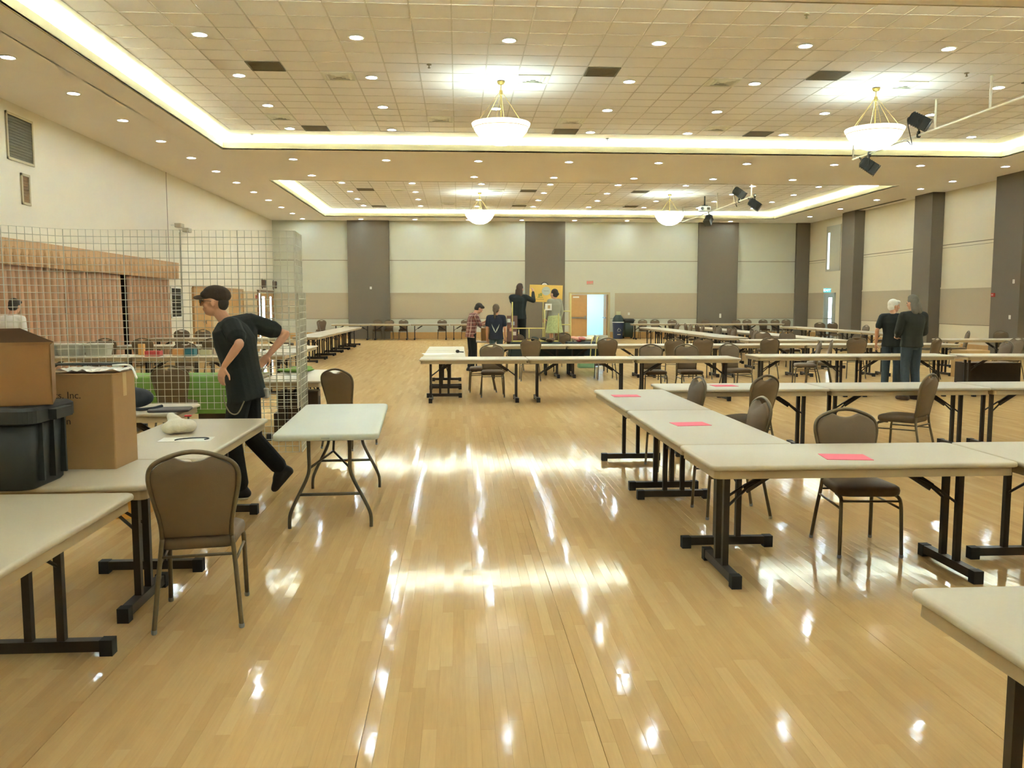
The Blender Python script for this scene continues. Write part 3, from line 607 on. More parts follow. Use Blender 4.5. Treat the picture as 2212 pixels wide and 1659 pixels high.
t = thing('wall_clock', 'round white wall clock peeking over the yellow sign', 'clock', (4.2, YR-.16, 2.55)); obj('rim', MB().tube([(.17*math.cos(2*PI*k/24), -.02, .17*math.sin(2*PI*k/24)) for k in range(24)], .02, 6, True), BLACKM, t)
obj('dial', MB().tube([(0,0,0),(0,-.02,0)], .165, 24), WHITEM, t); obj('hand', MB().bar((0,-.024,0),(.06,-.024,.07),.012,.004), BLACKM, t); obj('hand', MB().bar((0,-.024,0),(-.02,-.024,.13),.01,.004), BLACKM, t)
BINB = mat('bin_blue', (52, 64, 92), .5); BIND = mat('bin_dark_green', (44, 54, 40), .5)
t = thing('recycling_bin', 'tall blue recycling bin with a dark domed top by the open door', 'bin', (7.72, 41.2, 0))
obj('body', MB().lathe([(.22,0),(.23,.02),(.27,.78),(.28,.8)], 20), BINB, t, True); obj('dome_lid', MB().lathe([(.285,.8),(.28,.84),(.24,1.0),(.15,1.13),(.13,1.15)], 20), BIND, t, True)
obj('rim_band', MB().lathe([(.29,.78),(.295,.8),(.29,.82)], 20, cap0=False, cap1=False), WHITEM, t); obj('hang_tag', MB().box(-.09,.12,-.02,.0,1.15,1.32), mat('tag_paper', (200,196,150), .7), t)
lg = MB()
for k in range(3):
    a0 = PI/2 + k*2*PI/3; a1 = a0 + 2*PI/3; q = .12
    p = Vector((q*math.cos(a0), -.285, .42+q*math.sin(a0))); r_ = Vector((q*math.cos(a1), -.285, .42+q*math.sin(a1)))
    lg.bar(p.lerp(r_, .12), p.lerp(r_, .8), .006, .035, (0,1,0))
obj('recycling_logo', lg, WHITEM, t); obj('label_strip', MB().box(-.08,.08,-.29,-.27,.2,.23), WHITEM, t)
t = thing('trash_cart', 'squat dark green trash cart beside the blue recycling bin', 'bin', (8.26, 41.4, 0))
obj('body', MB().layers([rrect(.4,.46,.05,4,0,0,.08), rrect(.46,.56,.06,4,0,0,.78)]), BIND, t, True); obj('lid', MB().layers(rbox(.5,.62,.78,.96,.08,.03)), BLACKM, t, True); obj('handle', MB().tube([(.22,.1,.86),(.32,.1,.9),(.32,-.1,.9),(.22,-.1,.86)], .015, 6), BLACKM, t)
for sx in (-1,1): obj('wheel', MB().tube([(sx*.16,.18,.07),(sx*.22,.18,.07)], .07, 12), BLACKM, t)

# ------------------------------------------------------------------ folding tables
TL, TD, TH = 1.83, .762, .745
def make_table():
    t = thing('folding_table', '', 'table')
    obj('table_top', MB().layers([rrect(TL-2*i, TD-2*i, .05-i, 5, 0, 0, z) for i, z in ((.012, .716), (.002, .72), (0, .727), (0, .735), (.004, .742), (.012, TH))]), TOPM, t, True)
    ap = MB()
    for i, z in ((0,0),): ap.layers([rrect(TL-.044, TD-.044, .04, 5, 0, 0, .666), rrect(TL-.05, TD-.05, .04, 5, 0, 0, .716)])
    obj('apron', ap, EDGEM, t)
    post = MB().box(-.018, .018, -.018, .018, .06, .672).mesh('post', LEGM)
    foot = MB().box(-.026, .026, -.29, .29, .022, .075).mesh('foot_bar', LEGM)
    pad = MB().box(-.03, .03, -.03, .03, 0, .078).mesh('foot_cap', mat('black_rubber', (34, 28, 20), .7))
    for s in (-1, 1):
        x = s*(TL/2-.18)
        f = obj('foot_bar', foot, parent=t); f.location = (x, 0, 0)
        for k in (-1, 1):
            p = obj('foot_cap', pad, parent=f); p.location = (0, k*.285, 0)
            o = obj('post', post, parent=t); o.location = (x, k*.075, 0)
        b = MB(); xi = x - s*.17
        for k in (-1, 1): b.tube([(x, k*.075, .43), (xi+s*.02, k*.03, .545), (xi-s*.06, k*.02, .585)], .009, 6)
        b.bar((xi+s*.03, 0, .525), (xi-s*.19, 0, .665), .05, .02, (0,1,0))
        obj('brace', b, LEGM, t)
    return t
TAB = make_table(); tn = [0]
def table(x0, y0, orient, label, grp, rot=0):
    """x0, y0: minimum corner; orient 'x' lies along the wall-to-wall axis, 'y' along the hall"""
    loc = (x0+TL/2, y0+TD/2, 0) if orient == 'x' else (x0+TD/2, y0+TL/2, 0); rz = (0 if orient == 'x' else 90) + rot
    if tn[0] == 0: TAB.location = loc; TAB.rotation_euler = (0,0,math.radians(rz)); TAB['label'] = label; TAB['group'] = grp; r = TAB
    else: r = dup(TAB, label, loc, rz, grp)
    tn[0] += 1; return r
G = 'beige folding tables on the right'
table(1.44, 4.73, 'x', 'nearest beige folding table on the right, a pink sheet and an empty chair at it', G)
table(3.275, 3.66, 'y', 'beige folding table cut by the right edge, joining the nearest pink-sheet table', G)
table(1.455, 1.875, 'x', 'beige folding table filling the bottom right corner of the view', G)
table(1.455, 5.497, 'y', 'near one of two lengthwise beige tables on the right, pink sheet at its middle', G)
table(1.455, 7.33, 'y', 'far one of two lengthwise beige tables on the right, pink sheet at its left', G)
for i in range(4): table(2.225+1.833*i, 9.06, 'x', ['first beige table of the right cross row, touching the lengthwise pair', 'second beige table from the left in the right cross row behind the lengthwise pair', 'third beige table from the left in the right cross row behind the lengthwise pair', 'fourth beige table from the left in the right cross row behind the lengthwise pair'][i], G)
G = 'beige folding tables in the middle of the hall'
for i in range(3): table(-.66+1.833*i, 14.35, 'x', ['left', 'middle', 'right'][i] + ' beige folding table of the front row of the centre ring', G)
for i in range(2): table(-.64, 15.13+1.833*i, 'y', ['near', 'far'][i] + ' beige folding table down the left side of the centre ring', G)
for i in range(6): table(.6+1.833*i, 19.1, 'x', '%s beige table from the left in the long row behind the centre ring' % ORD[i], G)
for i in range(2): table(5.3+1.833*i, 14.85, 'x', ['left', 'right'][i] + ' beige folding table of the cross row where two men stand', G)
table(9.14, 14.7, 'x', 'beige folding table right of the two men, turned slightly', G, -5); table(11.08, 14.4, 'x', 'beige folding table at the right edge beyond the two men', G, -3)
G = 'beige folding tables at the back right'
table(7.4, 21.5, 'x', 'beige folding table closing the near end of the back right ring', G)
for i in range(6): table(7.3, 23.4+1.833*i, 'y', '%s table from the near end, left column at the back right' % ORD[i], G)
for i in range(7): table(9.35, 21.5+1.833*i, 'y', '%s table from the near end, second column at the back right' % ORD[i], G)
for i in range(5): table(13.4, 26.0+1.833*i, 'y', '%s table from the near end, column before the right pilasters' % ORD[i], G)
for i in range(2): table(12.75+1.833*i, 21.65, 'x', ['left', 'right'][i] + ' table of the cross row beside the nearest pilaster', G)
for i in range(4): table(8.2+1.833*i, 40.0, 'x', '%s table from the left along the end wall, right of the bins' % ORD[i], G)
G = 'beige folding tables at the back left'
for i in range(4): table(-5.9+1.833*i, 40.2, 'x', '%s table from the left along the end wall, left of the people' % ORD[i], G)
for i in range(6): table(-4.7, 24.5+1.833*i, 'y', '%s table from the near end, long column on the left side' % ORD[i], G)
for i in range(2): table(-8.4+1.833*i, 23.7, 'x', ['left', 'right'][i] + ' table of the cross row by the left wall doors', G)
G = 'beige folding tables behind the wire grid'
for i in range(2): table(-3.9, 15.75+1.833*i, 'y', ['near', 'far'][i] + ' table down the right side of the left ring, behind the walking man', G)
for i in range(2): table(-7.6+1.833*i, 15.4, 'x', ['left', 'right'][i] + ' table holding boxes and bins behind the wire grid', G)
for i in range(2): table(-7.6+1.833*i, 19.45, 'x', ['left', 'right'][i] + ' bare table behind the boxes, before the curtains', G)
table(-2.42, 10.4, 'y', 'beige folding table whose end sticks out beside the wire grid corner', G)
for i in range(2): table(-6.2+1.833*i, 10.95, 'x', ['left', 'right'][i] + ' table under the green cloth behind the wire grid', G)
G = 'beige folding tables at the near left'
table(-2.345, 2.42, 'y', 'beige folding table in the near left corner of the view', G)
table(-3.412, 4.40, 'x', 'beige folding table under the cardboard boxes and dark tub', G)
table(-2.30, 5.175, 'y', 'beige folding table with a plastic bag and white sheet, beside the walking man', G)
table(-4.23, 7.35, 'x', 'beige folding table with a dark bag, behind the boxes', G)
table(3.1, 22.6, 'y', 'beige folding table behind the black stall, pointing at the rear door', 'beige folding tables in the middle of the hall', 12)

# white plastic table with grey wishbone legs
t = thing('white_folding_table', 'white plastic folding table with grey tube legs standing in the aisle', 'table', (-.995, 7.06, 0), 92.6)
tt = obj('table_top', MB().layers([rrect(1.9-2*i, .75-2*i, .06-i, 6, 0, 0, z) for i, z in ((.012, .695), (0, .702), (0, .732), (.005, .739), (.014, .742))]), WTOP, t, True)
obj('latch_plate', MB().box(-.954, -.949, -.03, .03, .708, .72), mat('latch_grey', (170,172,160), .5), tt)
for s in (-1, 1):
    x = s*.7
    for k in (-1, 1): obj('leg', MB().tube(catmull([(x, k*.15, .7), (x, k*.15, .55), (x, k*.15, .44), (x, k*.175, .36), (x, k*.245, .22), (x, k*.29, .12), (x, k*.30, .06), (x, k*.30, 0)], 3), .0135, 8), GLEG, t, True)
    obj('crossbar', MB().tube([(x, -.225, .255), (x, .225, .255)], .012, 8), GLEG, t, True); obj('top_bar', MB().tube([(x, -.16, .69), (x, .16, .69)], .012, 8), GLEG, t, True)
    obj('brace', MB().tube([(x, -.15, .45), (x-s*.3, 0, .53)], .009, 6).tube([(x, .15, .45), (x-s*.3, 0, .53)], .009, 6).tube([(x-s*.3, 0, .53), (x-s*.42, 0, .69)], .009, 6), GLEG, t, True)

# ------------------------------------------------------------------ banquet chairs
def lean(z): return -.205 - (z-.47)*.17
def make_chair():
    t = thing('banquet_chair', '', 'chair')
    half = [(.17,.47),(.173,.55),(.193,.65),(.213,.745),(.217,.80),(.205,.845),(.172,.878),(.11,.906),(.05,.923),(0,.928)]
    H = catmull([(x, lean(z), z) for x, z in half], 3)
    obj('back_frame', MB().tube(H + [Vector((-p.x, p.y, p.z)) for p in H[-2::-1]], .0125, 8), FRM, t, True)
    ph = [(.158,.475),(.163,.55),(.184,.65),(.203,.745),(.206,.80),(.194,.838),(.163,.866),(.112,.892),(.088,.897),(.068,.888),(.04,.877),(0,.872)]
    C_ = catmull([(x, 0, z) for x, z in ph], 2); out = [(p.x, p.z) for p in C_] + [(-p.x, p.z) for p in C_[-2::-1]]
    def ringp(dy, k): 
        cz = .68; return [(x*k, lean(z)+dy, cz+(z-cz)*k) for x, z in out]
    obj('backrest', MB().layers([ringp(.030, .93), ringp(.018, 1), ringp(-.008, 1), ringp(-.014, .97)]), PADB, t, True)
    def so(k, z): 
        pts = []
        for x, y, r, a0 in ((.19,.205,.075,0), (-.19,.205,.075,90), (-.165,-.2,.05,180), (.165,-.2,.05,270)):
            for q in range(5):
                a = math.radians(a0+22.5*q); cx_ = x-math.copysign(r, x)+.02*math.copysign(1,x); cy_ = y-math.copysign(r, y)
                pts.append(((cx_+r*math.cos(a))*k, (cy_+r*math.sin(a))*k, z))
        return pts
    obj('seat', MB().layers([so(.95,.405), so(1,.415), so(1.015,.44), so(.99,.46), so(.9,.472), so(.6,.482), so(.2,.485)]), PADM, t, True)
    fl = lambda s: MB().tube(catmull([(s*.205,.215,.012),(s*.2,.205,.25),(s*.197,.195,.36),(s*.19,.165,.398),(s*.185,.08,.405)], 3), .0125, 8)
    rl = lambda s: MB().tube(catmull([(s*.212,-.285,.012),(s*.195,-.245,.22),(s*.18,-.212,.38),(s*.17,-.205,.47)], 3), .0125, 8)
    gl = MB().lathe([(.012,0),(.0145,.004),(.0145,.022)], 8)
    gm = gl.mesh('glide', GLIDE)
    for s in (-1, 1):
        for fn, gx, gy in ((fl, .205, .215), (rl, .212, -.285)):
            l = obj('leg', fn(s), FRM, t, True); g = obj('glide', gm, parent=l); g.location = (s*gx, gy, 0)
        obj('stretcher', MB().tube([(s*.198,.2,.325),(s*.185,-.225,.335)], .008, 6), FRM, t, True)
    obj('stretcher', MB().tube([(-.197,.195,.375),(.197,.195,.375)], .008, 6), FRM, t, True); obj('stretcher', MB().tube([(-.182,-.214,.375),(.182,-.214,.375)], .008, 6), FRM, t, True)
    return t
CH = make_chair(); cn = [0]
def chair(x, y, face, label, grp):
    """face: degrees, 0 faces down the hall, 90 faces the left wall, 180 faces the camera"""
    if cn[0] == 0: CH.location = (x, y, 0); CH.rotation_euler = (0,0,math.radians(face)); CH['label'] = label; CH['group'] = grp
    else: dup(CH, label, (x, y, 0), face, grp)
    cn[0] += 1
def chair_top(x, y, face, label, grp):                 # given the position of the back's top
    a = math.radians(face); chair(x - math.sin(a)*.28, y + math.cos(a)*.28, face, label, grp)
G = 'brown banquet chairs nearest the camera'
chair(-1.385, 4.62, 9.7, 'brown banquet chair at lower left, seen from behind, drawn up to the box table', G)
chair(2.71, 5.57, 177, 'brown banquet chair facing the camera behind the nearest pink-sheet table', G)
chair(2.13, 6.62, 91, 'brown banquet chair seen edge-on, tucked at the near end of the lengthwise pair', G)
chair(2.17, 8.53, 94, 'brown banquet chair seen edge-on, tucked at the far end of the lengthwise pair', G)
chair_top(3.19, 8.68, 32, 'brown banquet chair turned away, left of the two drawn up to the cross row', G)
chair_top(5.0, 8.75, 40, 'brown banquet chair turned away, right of the two drawn up to the cross row', G)
chair(-1.265, 10.09, -29, 'brown banquet chair standing alone behind the white table', G)
chair_top(-3.47, 10.5, 0, 'brown banquet chair before the green cloth, behind the wire grid', G)
G = 'brown banquet chairs around the centre rings'
for x, y, f, l in [(.61,15.75,180,'chair facing us, first from the left behind the centre front row'), (3.54,15.62,180,'chair facing us, second from the left behind the centre front row'),
    (4.2,15.6,180,'chair facing us, third from the left behind the centre front row'), (5.08,15.87,198,'chair at the right end of the centre front row, turned right'),
    (1.56,18.45,0,'chair with its back to us before the black stall'), (1.42,21.37,0,'chair on which the person in the black hoodie stands'), (3.26,18.6,0,'chair, back to us, before the open rear door'),
    (4.63,18.1,4,'chair, back to us, left of a close pair at the long row'), (5.4,18.65,-4,'chair, back to us, right of a close pair at the long row'), (6.9,18.6,3,'chair, back to us, behind the left end of the two men\'s table'),
    (8.88,18.6,-6,'chair with its back to us just left of the two men'), (7.75,17.35,70,'chair turned sideways behind the two men\'s row'), (10.5,18.2,35,'chair beside the elbow of the person in the dark jacket')]:
    chair_top(x, y, f, 'brown banquet ' + l, G)
chair(.42, 16.35, 92, 'brown banquet chair seen from the side inside the left end of the centre ring', G)
chair(7.0, 16.9, 75, 'brown banquet chair seen from the side under the two men\'s table', G)
chair(10.75, 16.6, 88, 'brown banquet chair seen from the side right of the two men, facing left', G)
chair(2.62, 22.35, 20, 'brown banquet chair on which the person in the flowered skirt stands', G)
G = 'brown banquet chairs in the back right rings'
for i in range(6): chair(8.32+.03*(i % 2), 24.3+1.75*i+.3*(i % 2), 88+4*(i % 3), '%s brown chair from the near end, facing the back right left column' % ORD[i], G)
for i in range(5): chair(9.06-.03*(i % 2), 25.2+1.9*i+.2*(i % 2), -90+5*(i % 2), '%s brown chair from the near end, facing the back right second column' % ORD[i], G)
for i, x in enumerate((8.25, 8.9)): chair_top(x, 22.75+.1*(i == 0), 180, '%s brown chair from the left, facing us inside the back right ring' % ORD[i], G)
for x, y, f, l in [(14.68,34.1,178,'left of a pair of brown chairs before the far right exit'), (15.06+.15,34.1,182,'right of a pair of brown chairs before the far right exit'), (14.4,29.5,95,'brown chair at the right pilaster column, half hidden by the tables'), (14.75,28.2,80,'brown chair seen edge-on left of the man in the black polo'), (14.09,22.9,70,'brown chair seen at an angle behind the cross row by the nearest pilaster'), (15.01,22.9,180,'brown chair facing the camera against the nearest pilaster')]: chair_top(x, y, f, l, G)
chair(12.1, 18.2, 100, 'brown chair standing alone at the right edge before the nearest pilaster', G)
for i, x in enumerate((8.9, 9.5, 10.35, 12.0, 13.5, 14.05, 14.85, 15.45, 16.0)): chair_top(x, 41.1, 180, '%s brown chair from the left along the end wall, right of the bins' % ORD[i], G)
G = 'brown banquet chairs in the back left rings'
for i, x in enumerate((-6.5, -3.85, -3.3, -2.62, -.78, .35)): chair_top(x, 41.35, 180, '%s brown chair from the left along the end wall, left of the people' % ORD[i], G)
for i in range(3): chair(-5.35, 27.0+4*i, -92+3*i, '%s brown chair from the near end behind the long left column' % ORD[i], G)
for x, y, f, l in [(-7.63,19.05,0,'leftmost brown chair of the upper row behind the wire grid'), (-6.85,19.05,2,'second brown chair of the upper row behind the wire grid'), (-5.35,19.0,-3,'brown chair at the walking man\'s chest, behind the wire grid'), (-5.3,17.0,180,'brown chair behind the coloured boxes'), (-7.06,17.0,180,'brown chair behind the clear bins'), (-8.0,25.4,180,'left of two brown chairs by the oak doors'), (-7.4,25.4,180,'right of two brown chairs by the oak doors')]: chair_top(x, y, f, l, G)

# ------------------------------------------------------------------ wire grid wall
def grid_panel(p0, p1, z0, z1, label, rows_off=0):
    p0, p1 = Vector((*p0, 0)), Vector((*p1, 0)); d = p1-p0; w = d.length; n = 8
    t = thing('grid_panel', label, 'wire panel', (p0.x, p0.y, z0), math.degrees(math.atan2(d.y, d.x)), 'wire grid panels'); h = z1-z0
    obj('frame', MB().tube([(0,0,.006),(w,0,.006),(w,0,h),(0,0,h)], .0055, 6, True), WIRE, t)
    m = MB(); m2 = MB()
    for k in range(1, n): m.tube([(w*k/n,.004,0),(w*k/n,.004,h)], .0034, 4)
    nr = round(h/.0762)
    for k in range(1, nr): m2.tube([(0,-.003,h*k/nr),(w,-.003,h*k/nr)], .0034, 4)
    obj('upright_wires', m, WIRE, t)['kind'] = 'stuff'; obj('cross_wires', m2, WIRE, t)['kind'] = 'stuff'
gp = [(-1.8, 9.65), (-2.41, 9.65), (-3.02, 9.65), (-3.63, 9.65), (-4.24, 9.60), (-4.66, 9.16), (-5.0, 8.65)]
gl_ = ['upper wire grid panel at the walking man\'s back, next to the corner', 'upper wire grid panel directly behind the walking man\'s head', 'upper wire grid panel before the narrow dark wall panel', 'upper wire grid panel before the right-hand curtain', 'angled upper wire grid panel before the middle curtains', 'upper wire grid panel at the left edge of the view']
for i in range(6): grid_panel(gp[i+1], gp[i], .5, 2.47, gl_[i])
grid_panel((-1.795, 9.66), (-1.83, 10.27), .5, 2.47, 'upper wire grid panel seen edge-on, forming the return at the corner')
grid_panel((-2.41, 9.69), (-1.8, 9.69), 0.0, 1.8, 'lower wire grid panel standing on the floor behind the white table')
grid_panel((-1.765, 9.67), (-1.80, 10.28), 0.0, 1.8, 'lower wire grid panel seen edge-on beside the white table')

# ------------------------------------------------------------------ boxes, papers and clutter
def carton(x, y, z, w, d, h, m, label, rot=0, name='cardboard_box', cat='box', tape=True, grp=None):
    t = thing(name, label, cat, (x, y, z), rot, grp); b = obj('body', MB().layers([rrect(w, d, .008, 2, 0, 0, 0), rrect(w, d, .008, 2, 0, 0, h)]), m, t)
    obj('lid_flap', MB().box(-w/2+.003, w/2-.003, -d/2+.003, -.002, h, h+.004), m, t); obj('lid_flap', MB().box(-w/2+.003, w/2-.003, .002, d/2-.003, h, h+.004), m, t)
    if tape: obj('tape', MB().box(-w/2, w/2, -.025, .025, h+.004, h+.0055).box(w/2, w/2+.0012, -.025, .025, h*.75, h), mat('packing_tape', (196, 160, 104), .3), t)
    return t
# dark plastic tub
TUB = mat('dark_grey_plastic', (42, 41, 35), .55, var=.08)
t = thing('plastic_tub', 'dark grey plastic tub at the left edge, on the tables under the open box', 'tub', (-2.39, 4.5, TH))
obj('body', MB().layers([rrect(.54,.38,.06,5,0,0,0), rrect(.56,.40,.06,5,0,0,.012), rrect(.60,.44,.06,5,0,0,.36)]), TUB, t, True)
obj('rim', MB().layers([rrect(.61,.45,.06,5,0,0,.33), rrect(.66,.50,.07,5,0,0,.34), rrect(.66,.50,.07,5,0,0,.40), rrect(.62,.46,.06,5,0,0,.415)]), TUB, t)
for k in (-.12, 0, .12): obj('rib', MB().box(.285, .315, k-.008, k+.008, .04, .33), TUB, t)
obj('handle', MB().box(.33,.37,-.09,.09,.345,.395), TUB, t)
# open cardboard box on the tub
t = thing('open_cardboard_box', 'open brown cardboard box on top of the dark tub', 'box', (-2.385, 4.5, TH+.417), 22); w, d, h = .58, .4, .30
obj('body', MB().box(-w/2,w/2,-d/2,d/2,0,.005).box(-w/2,w/2,-d/2,-d/2+.005,0,h).box(-w/2,w/2,d/2-.005,d/2,0,h).box(-w/2,-w/2+.005,-d/2,d/2,0,h).box(w/2-.005,w/2,-d/2,d/2,0,h), CARD, t)
obj('flap', MB().add([(-w/2,d/2,h),(w/2,d/2,h),(w/2-.16,d/2+.03,h+.075),(-w/2,d/2+.04,h+.07),(-w/2,d/2+.005,h),(w/2,d/2+.005,h),(w/2-.16,d/2+.035,h+.075),(-w/2,d/2+.045,h+.07)], [(0,1,2,3),(7,6,5,4),(0,4,5,1),(1,5,6,2),(2,6,7,3),(3,7,4,0)]), CARDIN, t)
obj('flap', MB().add([(w/2,-d/2,h),(w/2,d/2,h),(w/2+.10,d/2-.02,h-.015),(w/2+.10,-d/2+.02,h-.015),(w/2,-d/2,h-.005),(w/2,d/2,h-.005),(w/2+.10,d/2-.02,h-.02),(w/2+.10,-d/2+.02,h-.02)][0:0] + [(w/2-.005,-d/2,h),(w/2,-d/2,h),(w/2,d/2,h),(w/2-.005,d/2,h),(w/2-.02,-d/2+.03,h-.1),(w/2-.016,-d/2+.03,h-.1),(w/2-.016,d/2-.03,h-.1),(w/2-.02,d/2-.03,h-.1)], [(0,1,2,3),(4,5,6,7),(0,1,5,4),(1,2,6,5),(2,3,7,6),(3,0,4,7)]), CARDIN, t)
# big carton with lettering and a crumpled plastic sheet
t = carton(-2.19, 5.03, TH, .55, .31, .53, CARD2, 'tall brown carton with faint lettering beside the dark tub', -1.5)
ink = mat('carton_ink', (66, 46, 24), .8)
for s_, z_, sx in (('cts, Inc.', .415, -.04), ('tion', .27, -.02)):
    o = obj('lettering', text_mesh(s_, .055, .0006, 'LEFT'), None, t); o.data.materials.append(ink); o.rotation_euler = (PI/2,0,0); o.location = (sx-.03, -.1558, z_)
t = thing('plastic_sheet', 'crumpled clear plastic sheet lying on the tall carton', 'plastic sheet', (-2.1, 5.03, TH+.537)); rs_ = random.Random(5); nx, ny = 14, 8; vs = []
for j in range(ny):
    for i in range(nx): vs.append((-.16+.36*i/(nx-1)+rs_.uniform(-.01,.01), -.13+.26*j/(ny-1)+rs_.uniform(-.01,.01), .006+.022*rs_.random()*(1 if 0 < i < nx-1 else .3)))
fs = [(j*nx+i, j*nx+i+1, (j+1)*nx+i+1, (j+1)*nx+i) for j in range(ny-1) for i in range(nx-1)]
obj('sheet', MB().add(vs, fs), mat('crinkled_plastic', (214, 208, 196), .25, var=.05), t); obj('torn_edge', MB().tube(catmull([(.1,.05,.03),(.19,.04,.035),(.25,-.05,.02),(.30,-.13,-.03)], 4), .006, 5), mat('clear_tape', (230,228,220), .2), t)
t = thing('black_folder', 'flat black folder lying along the back of the tall carton', 'folder', (-2.25, 5.14, TH+.565)); obj('cover', MB().box(-.3,.3,-.02,.02,0,.008), BLACKM, t); obj('spine', MB().box(-.3,.3,.02,.03,-.002,.012), BLACKM, t)
# things on the walking man's table
t = thing('plastic_bag', 'clear plastic bag of white foam pieces on the table beside the walking man', 'bag', (-2.0, 6.2, TH))
def remesh(mb, voxel, it=4, name='m', mats=None):
    me = mb.mesh(name, mats, True); o = bpy.data.objects.new('tmp', me); COL.objects.link(o)
    m = o.modifiers.new('r', 'REMESH'); m.mode = 'VOXEL'; m.voxel_size = voxel; m.use_smooth_shade = True
    if it: s_ = o.modifiers.new('s', 'SMOOTH'); s_.iterations = it; s_.factor = .5
    out = bpy.data.meshes.new_from_object(o.evaluated_get(bpy.context.evaluated_depsgraph_get())); out.name = name
    bpy.data.objects.remove(o); bpy.data.meshes.remove(me)
    if mats is not None: out.materials.clear(); out.materials.append(mats)
    out.polygons.foreach_set('use_smooth', [True]*len(out.polygons)); return out
obj('bag', remesh(MB().ell((0,0,.055),(.1,.08,.055)).ell((.05,.03,.05),(.07,.07,.05)).ell((-.05,-.03,.045),(.06,.05,.045)).cap((-.03,.03,.08),(-.075,.07,.115),.05,.03).cap((-.075,.07,.115),(-.08,.12,.12),.03,.02), .008, 2), mat('bag_plastic', (224, 214, 190), .3, var=.08, scale=30, bump=.4, bscale=50), t)
obj('red_label', MB().layers(rbox(.05,.035,.118,.13,.01,.004,.06,.03)), mat('red_label', (214, 50, 44), .5), t)
t = thing('paper_sheet', 'white sheet under a small wire loop on the table beside the walking man', 'paper', (-1.86, 5.92, TH), 4); obj('sheet', MB().box(-.17,.17,-.09,.09,0,.002), PAPER, t)
t = thing('wire_loop', 'dark bent wire loop lying on the white sheet', 'wire', (-1.82, 5.92, TH+.006), 4); obj('wire', MB().tube(catmull([(-.1,-.05,0),(-.08,-.02,.002),(0,.02,.002),(.09,.015,.002),(.11,-.01,0),(.09,-.045,0)], 4), .004, 6), BLACKM, t); obj('foot', MB().ell((-.1,-.05,0),(.006,.006,.004)), BLACKM, t)
BAGM = mat('charcoal_nylon', (46, 50, 56), .75, var=.1, bump=.2, bscale=30)
t = thing('backpack', 'dark charcoal bag slumped on the table behind the carton', 'bag', (-2.98, 7.66, TH+.012)); obj('body', remesh(MB().ell((0,0,.10),(.24,.15,.11)).ell((.13,.02,.09),(.17,.13,.09)).ell((-.1,.0,.13),(.15,.12,.1)), .012, 5), BAGM, t)
obj('strap', MB().tube(catmull([(.05,-.14,.1),(.2,-.2,.02),(.33,-.14,.012),(.38,-.02,.02)], 5), .014, 6), BAGM, t); obj('pocket', MB().layers(rbox(.2,.04,.03,.13,.015,.008,.05,-.135)), BAGM, t)
t = thing('laptop_sleeve', 'flat dark sleeve lying under the charcoal bag strap', 'sleeve', (-2.5, 7.55, TH), 8); obj('sleeve', MB().layers(rbox(.34,.25,0,.022,.03,.006)), mat('grey_sleeve', (84,76,72), .7), t); obj('zip', MB().box(-.16,.16,.122,.127,.008,.014), BLACKM, t)
for i, (x, y, r, tbl) in enumerate([(2.33, 4.98, -8, 'the nearest right-hand table'), (1.78, 6.45, 5, 'the near table of the lengthwise pair'), (1.68, 8.5, 0, 'the far table of the lengthwise pair'), (3.0, 9.5, 3, 'the left table of the cross row')]):
    t = thing('pink_flyer', 'pink paper sheet on ' + tbl, 'paper', (x, y, TH), r, 'pink paper sheets'); obj('sheet', MB().box(-.135,.135,-.10,.10,0,.002), PINK, t); obj('fold_edge', MB().box(-.135,.135,-.10,-.09,.002,.0035), PINK, t)
# green cloth on the tables behind the grid
GREEN = mat('lime_green_cloth', (118, 152, 66), .8, var=.14, scale=7)
t = thing('green_tablecloth', 'lime green plastic cloth draped over the tables behind the wire grid', 'tablecloth', (0, 0, 0)); r6 = random.Random(8); vs = []; n = 44
prof = [(11.68, .70), (11.71, .752), (11.3, .756), (10.955, .756), (10.93, .745), (10.925, .6), (10.91, .42), (10.90, .30)]
for q, (y, z) in enumerate(prof):
    for i in range(n):
        wv = .02*math.sin(i*1.3+q*.2)*(q > 3) + .006*math.sin(i*2.1)*(q <= 3); vs.append((-5.9+3.35*i/(n-1), y-abs(wv)-(.015 if q > 4 else 0), z+.006*r6.random()*(q in (2,3))))
obj('cloth', MB().add(vs, [(q*n+i, q*n+i+1, (q+1)*n+i+1, (q+1)*n+i) for q in range(len(prof)-1) for i in range(n-1)]), GREEN, t, True)
t = thing('green_bag', 'folded lime green bag on the table end beside the wire grid corner', 'bag', (-2.2, 11.7, TH+.008), 20); obj('bag', remesh(MB().ell((0,0,.03),(.26,.16,.035)).ell((.1,.1,.05),(.15,.1,.03)), .012, 3), GREEN, t); obj('handle', MB().tube(catmull([(-.1,-.15,.03),(-.05,-.24,.02),(.05,-.23,.02),(.08,-.14,.03)], 4), .01, 5), GREEN, t)
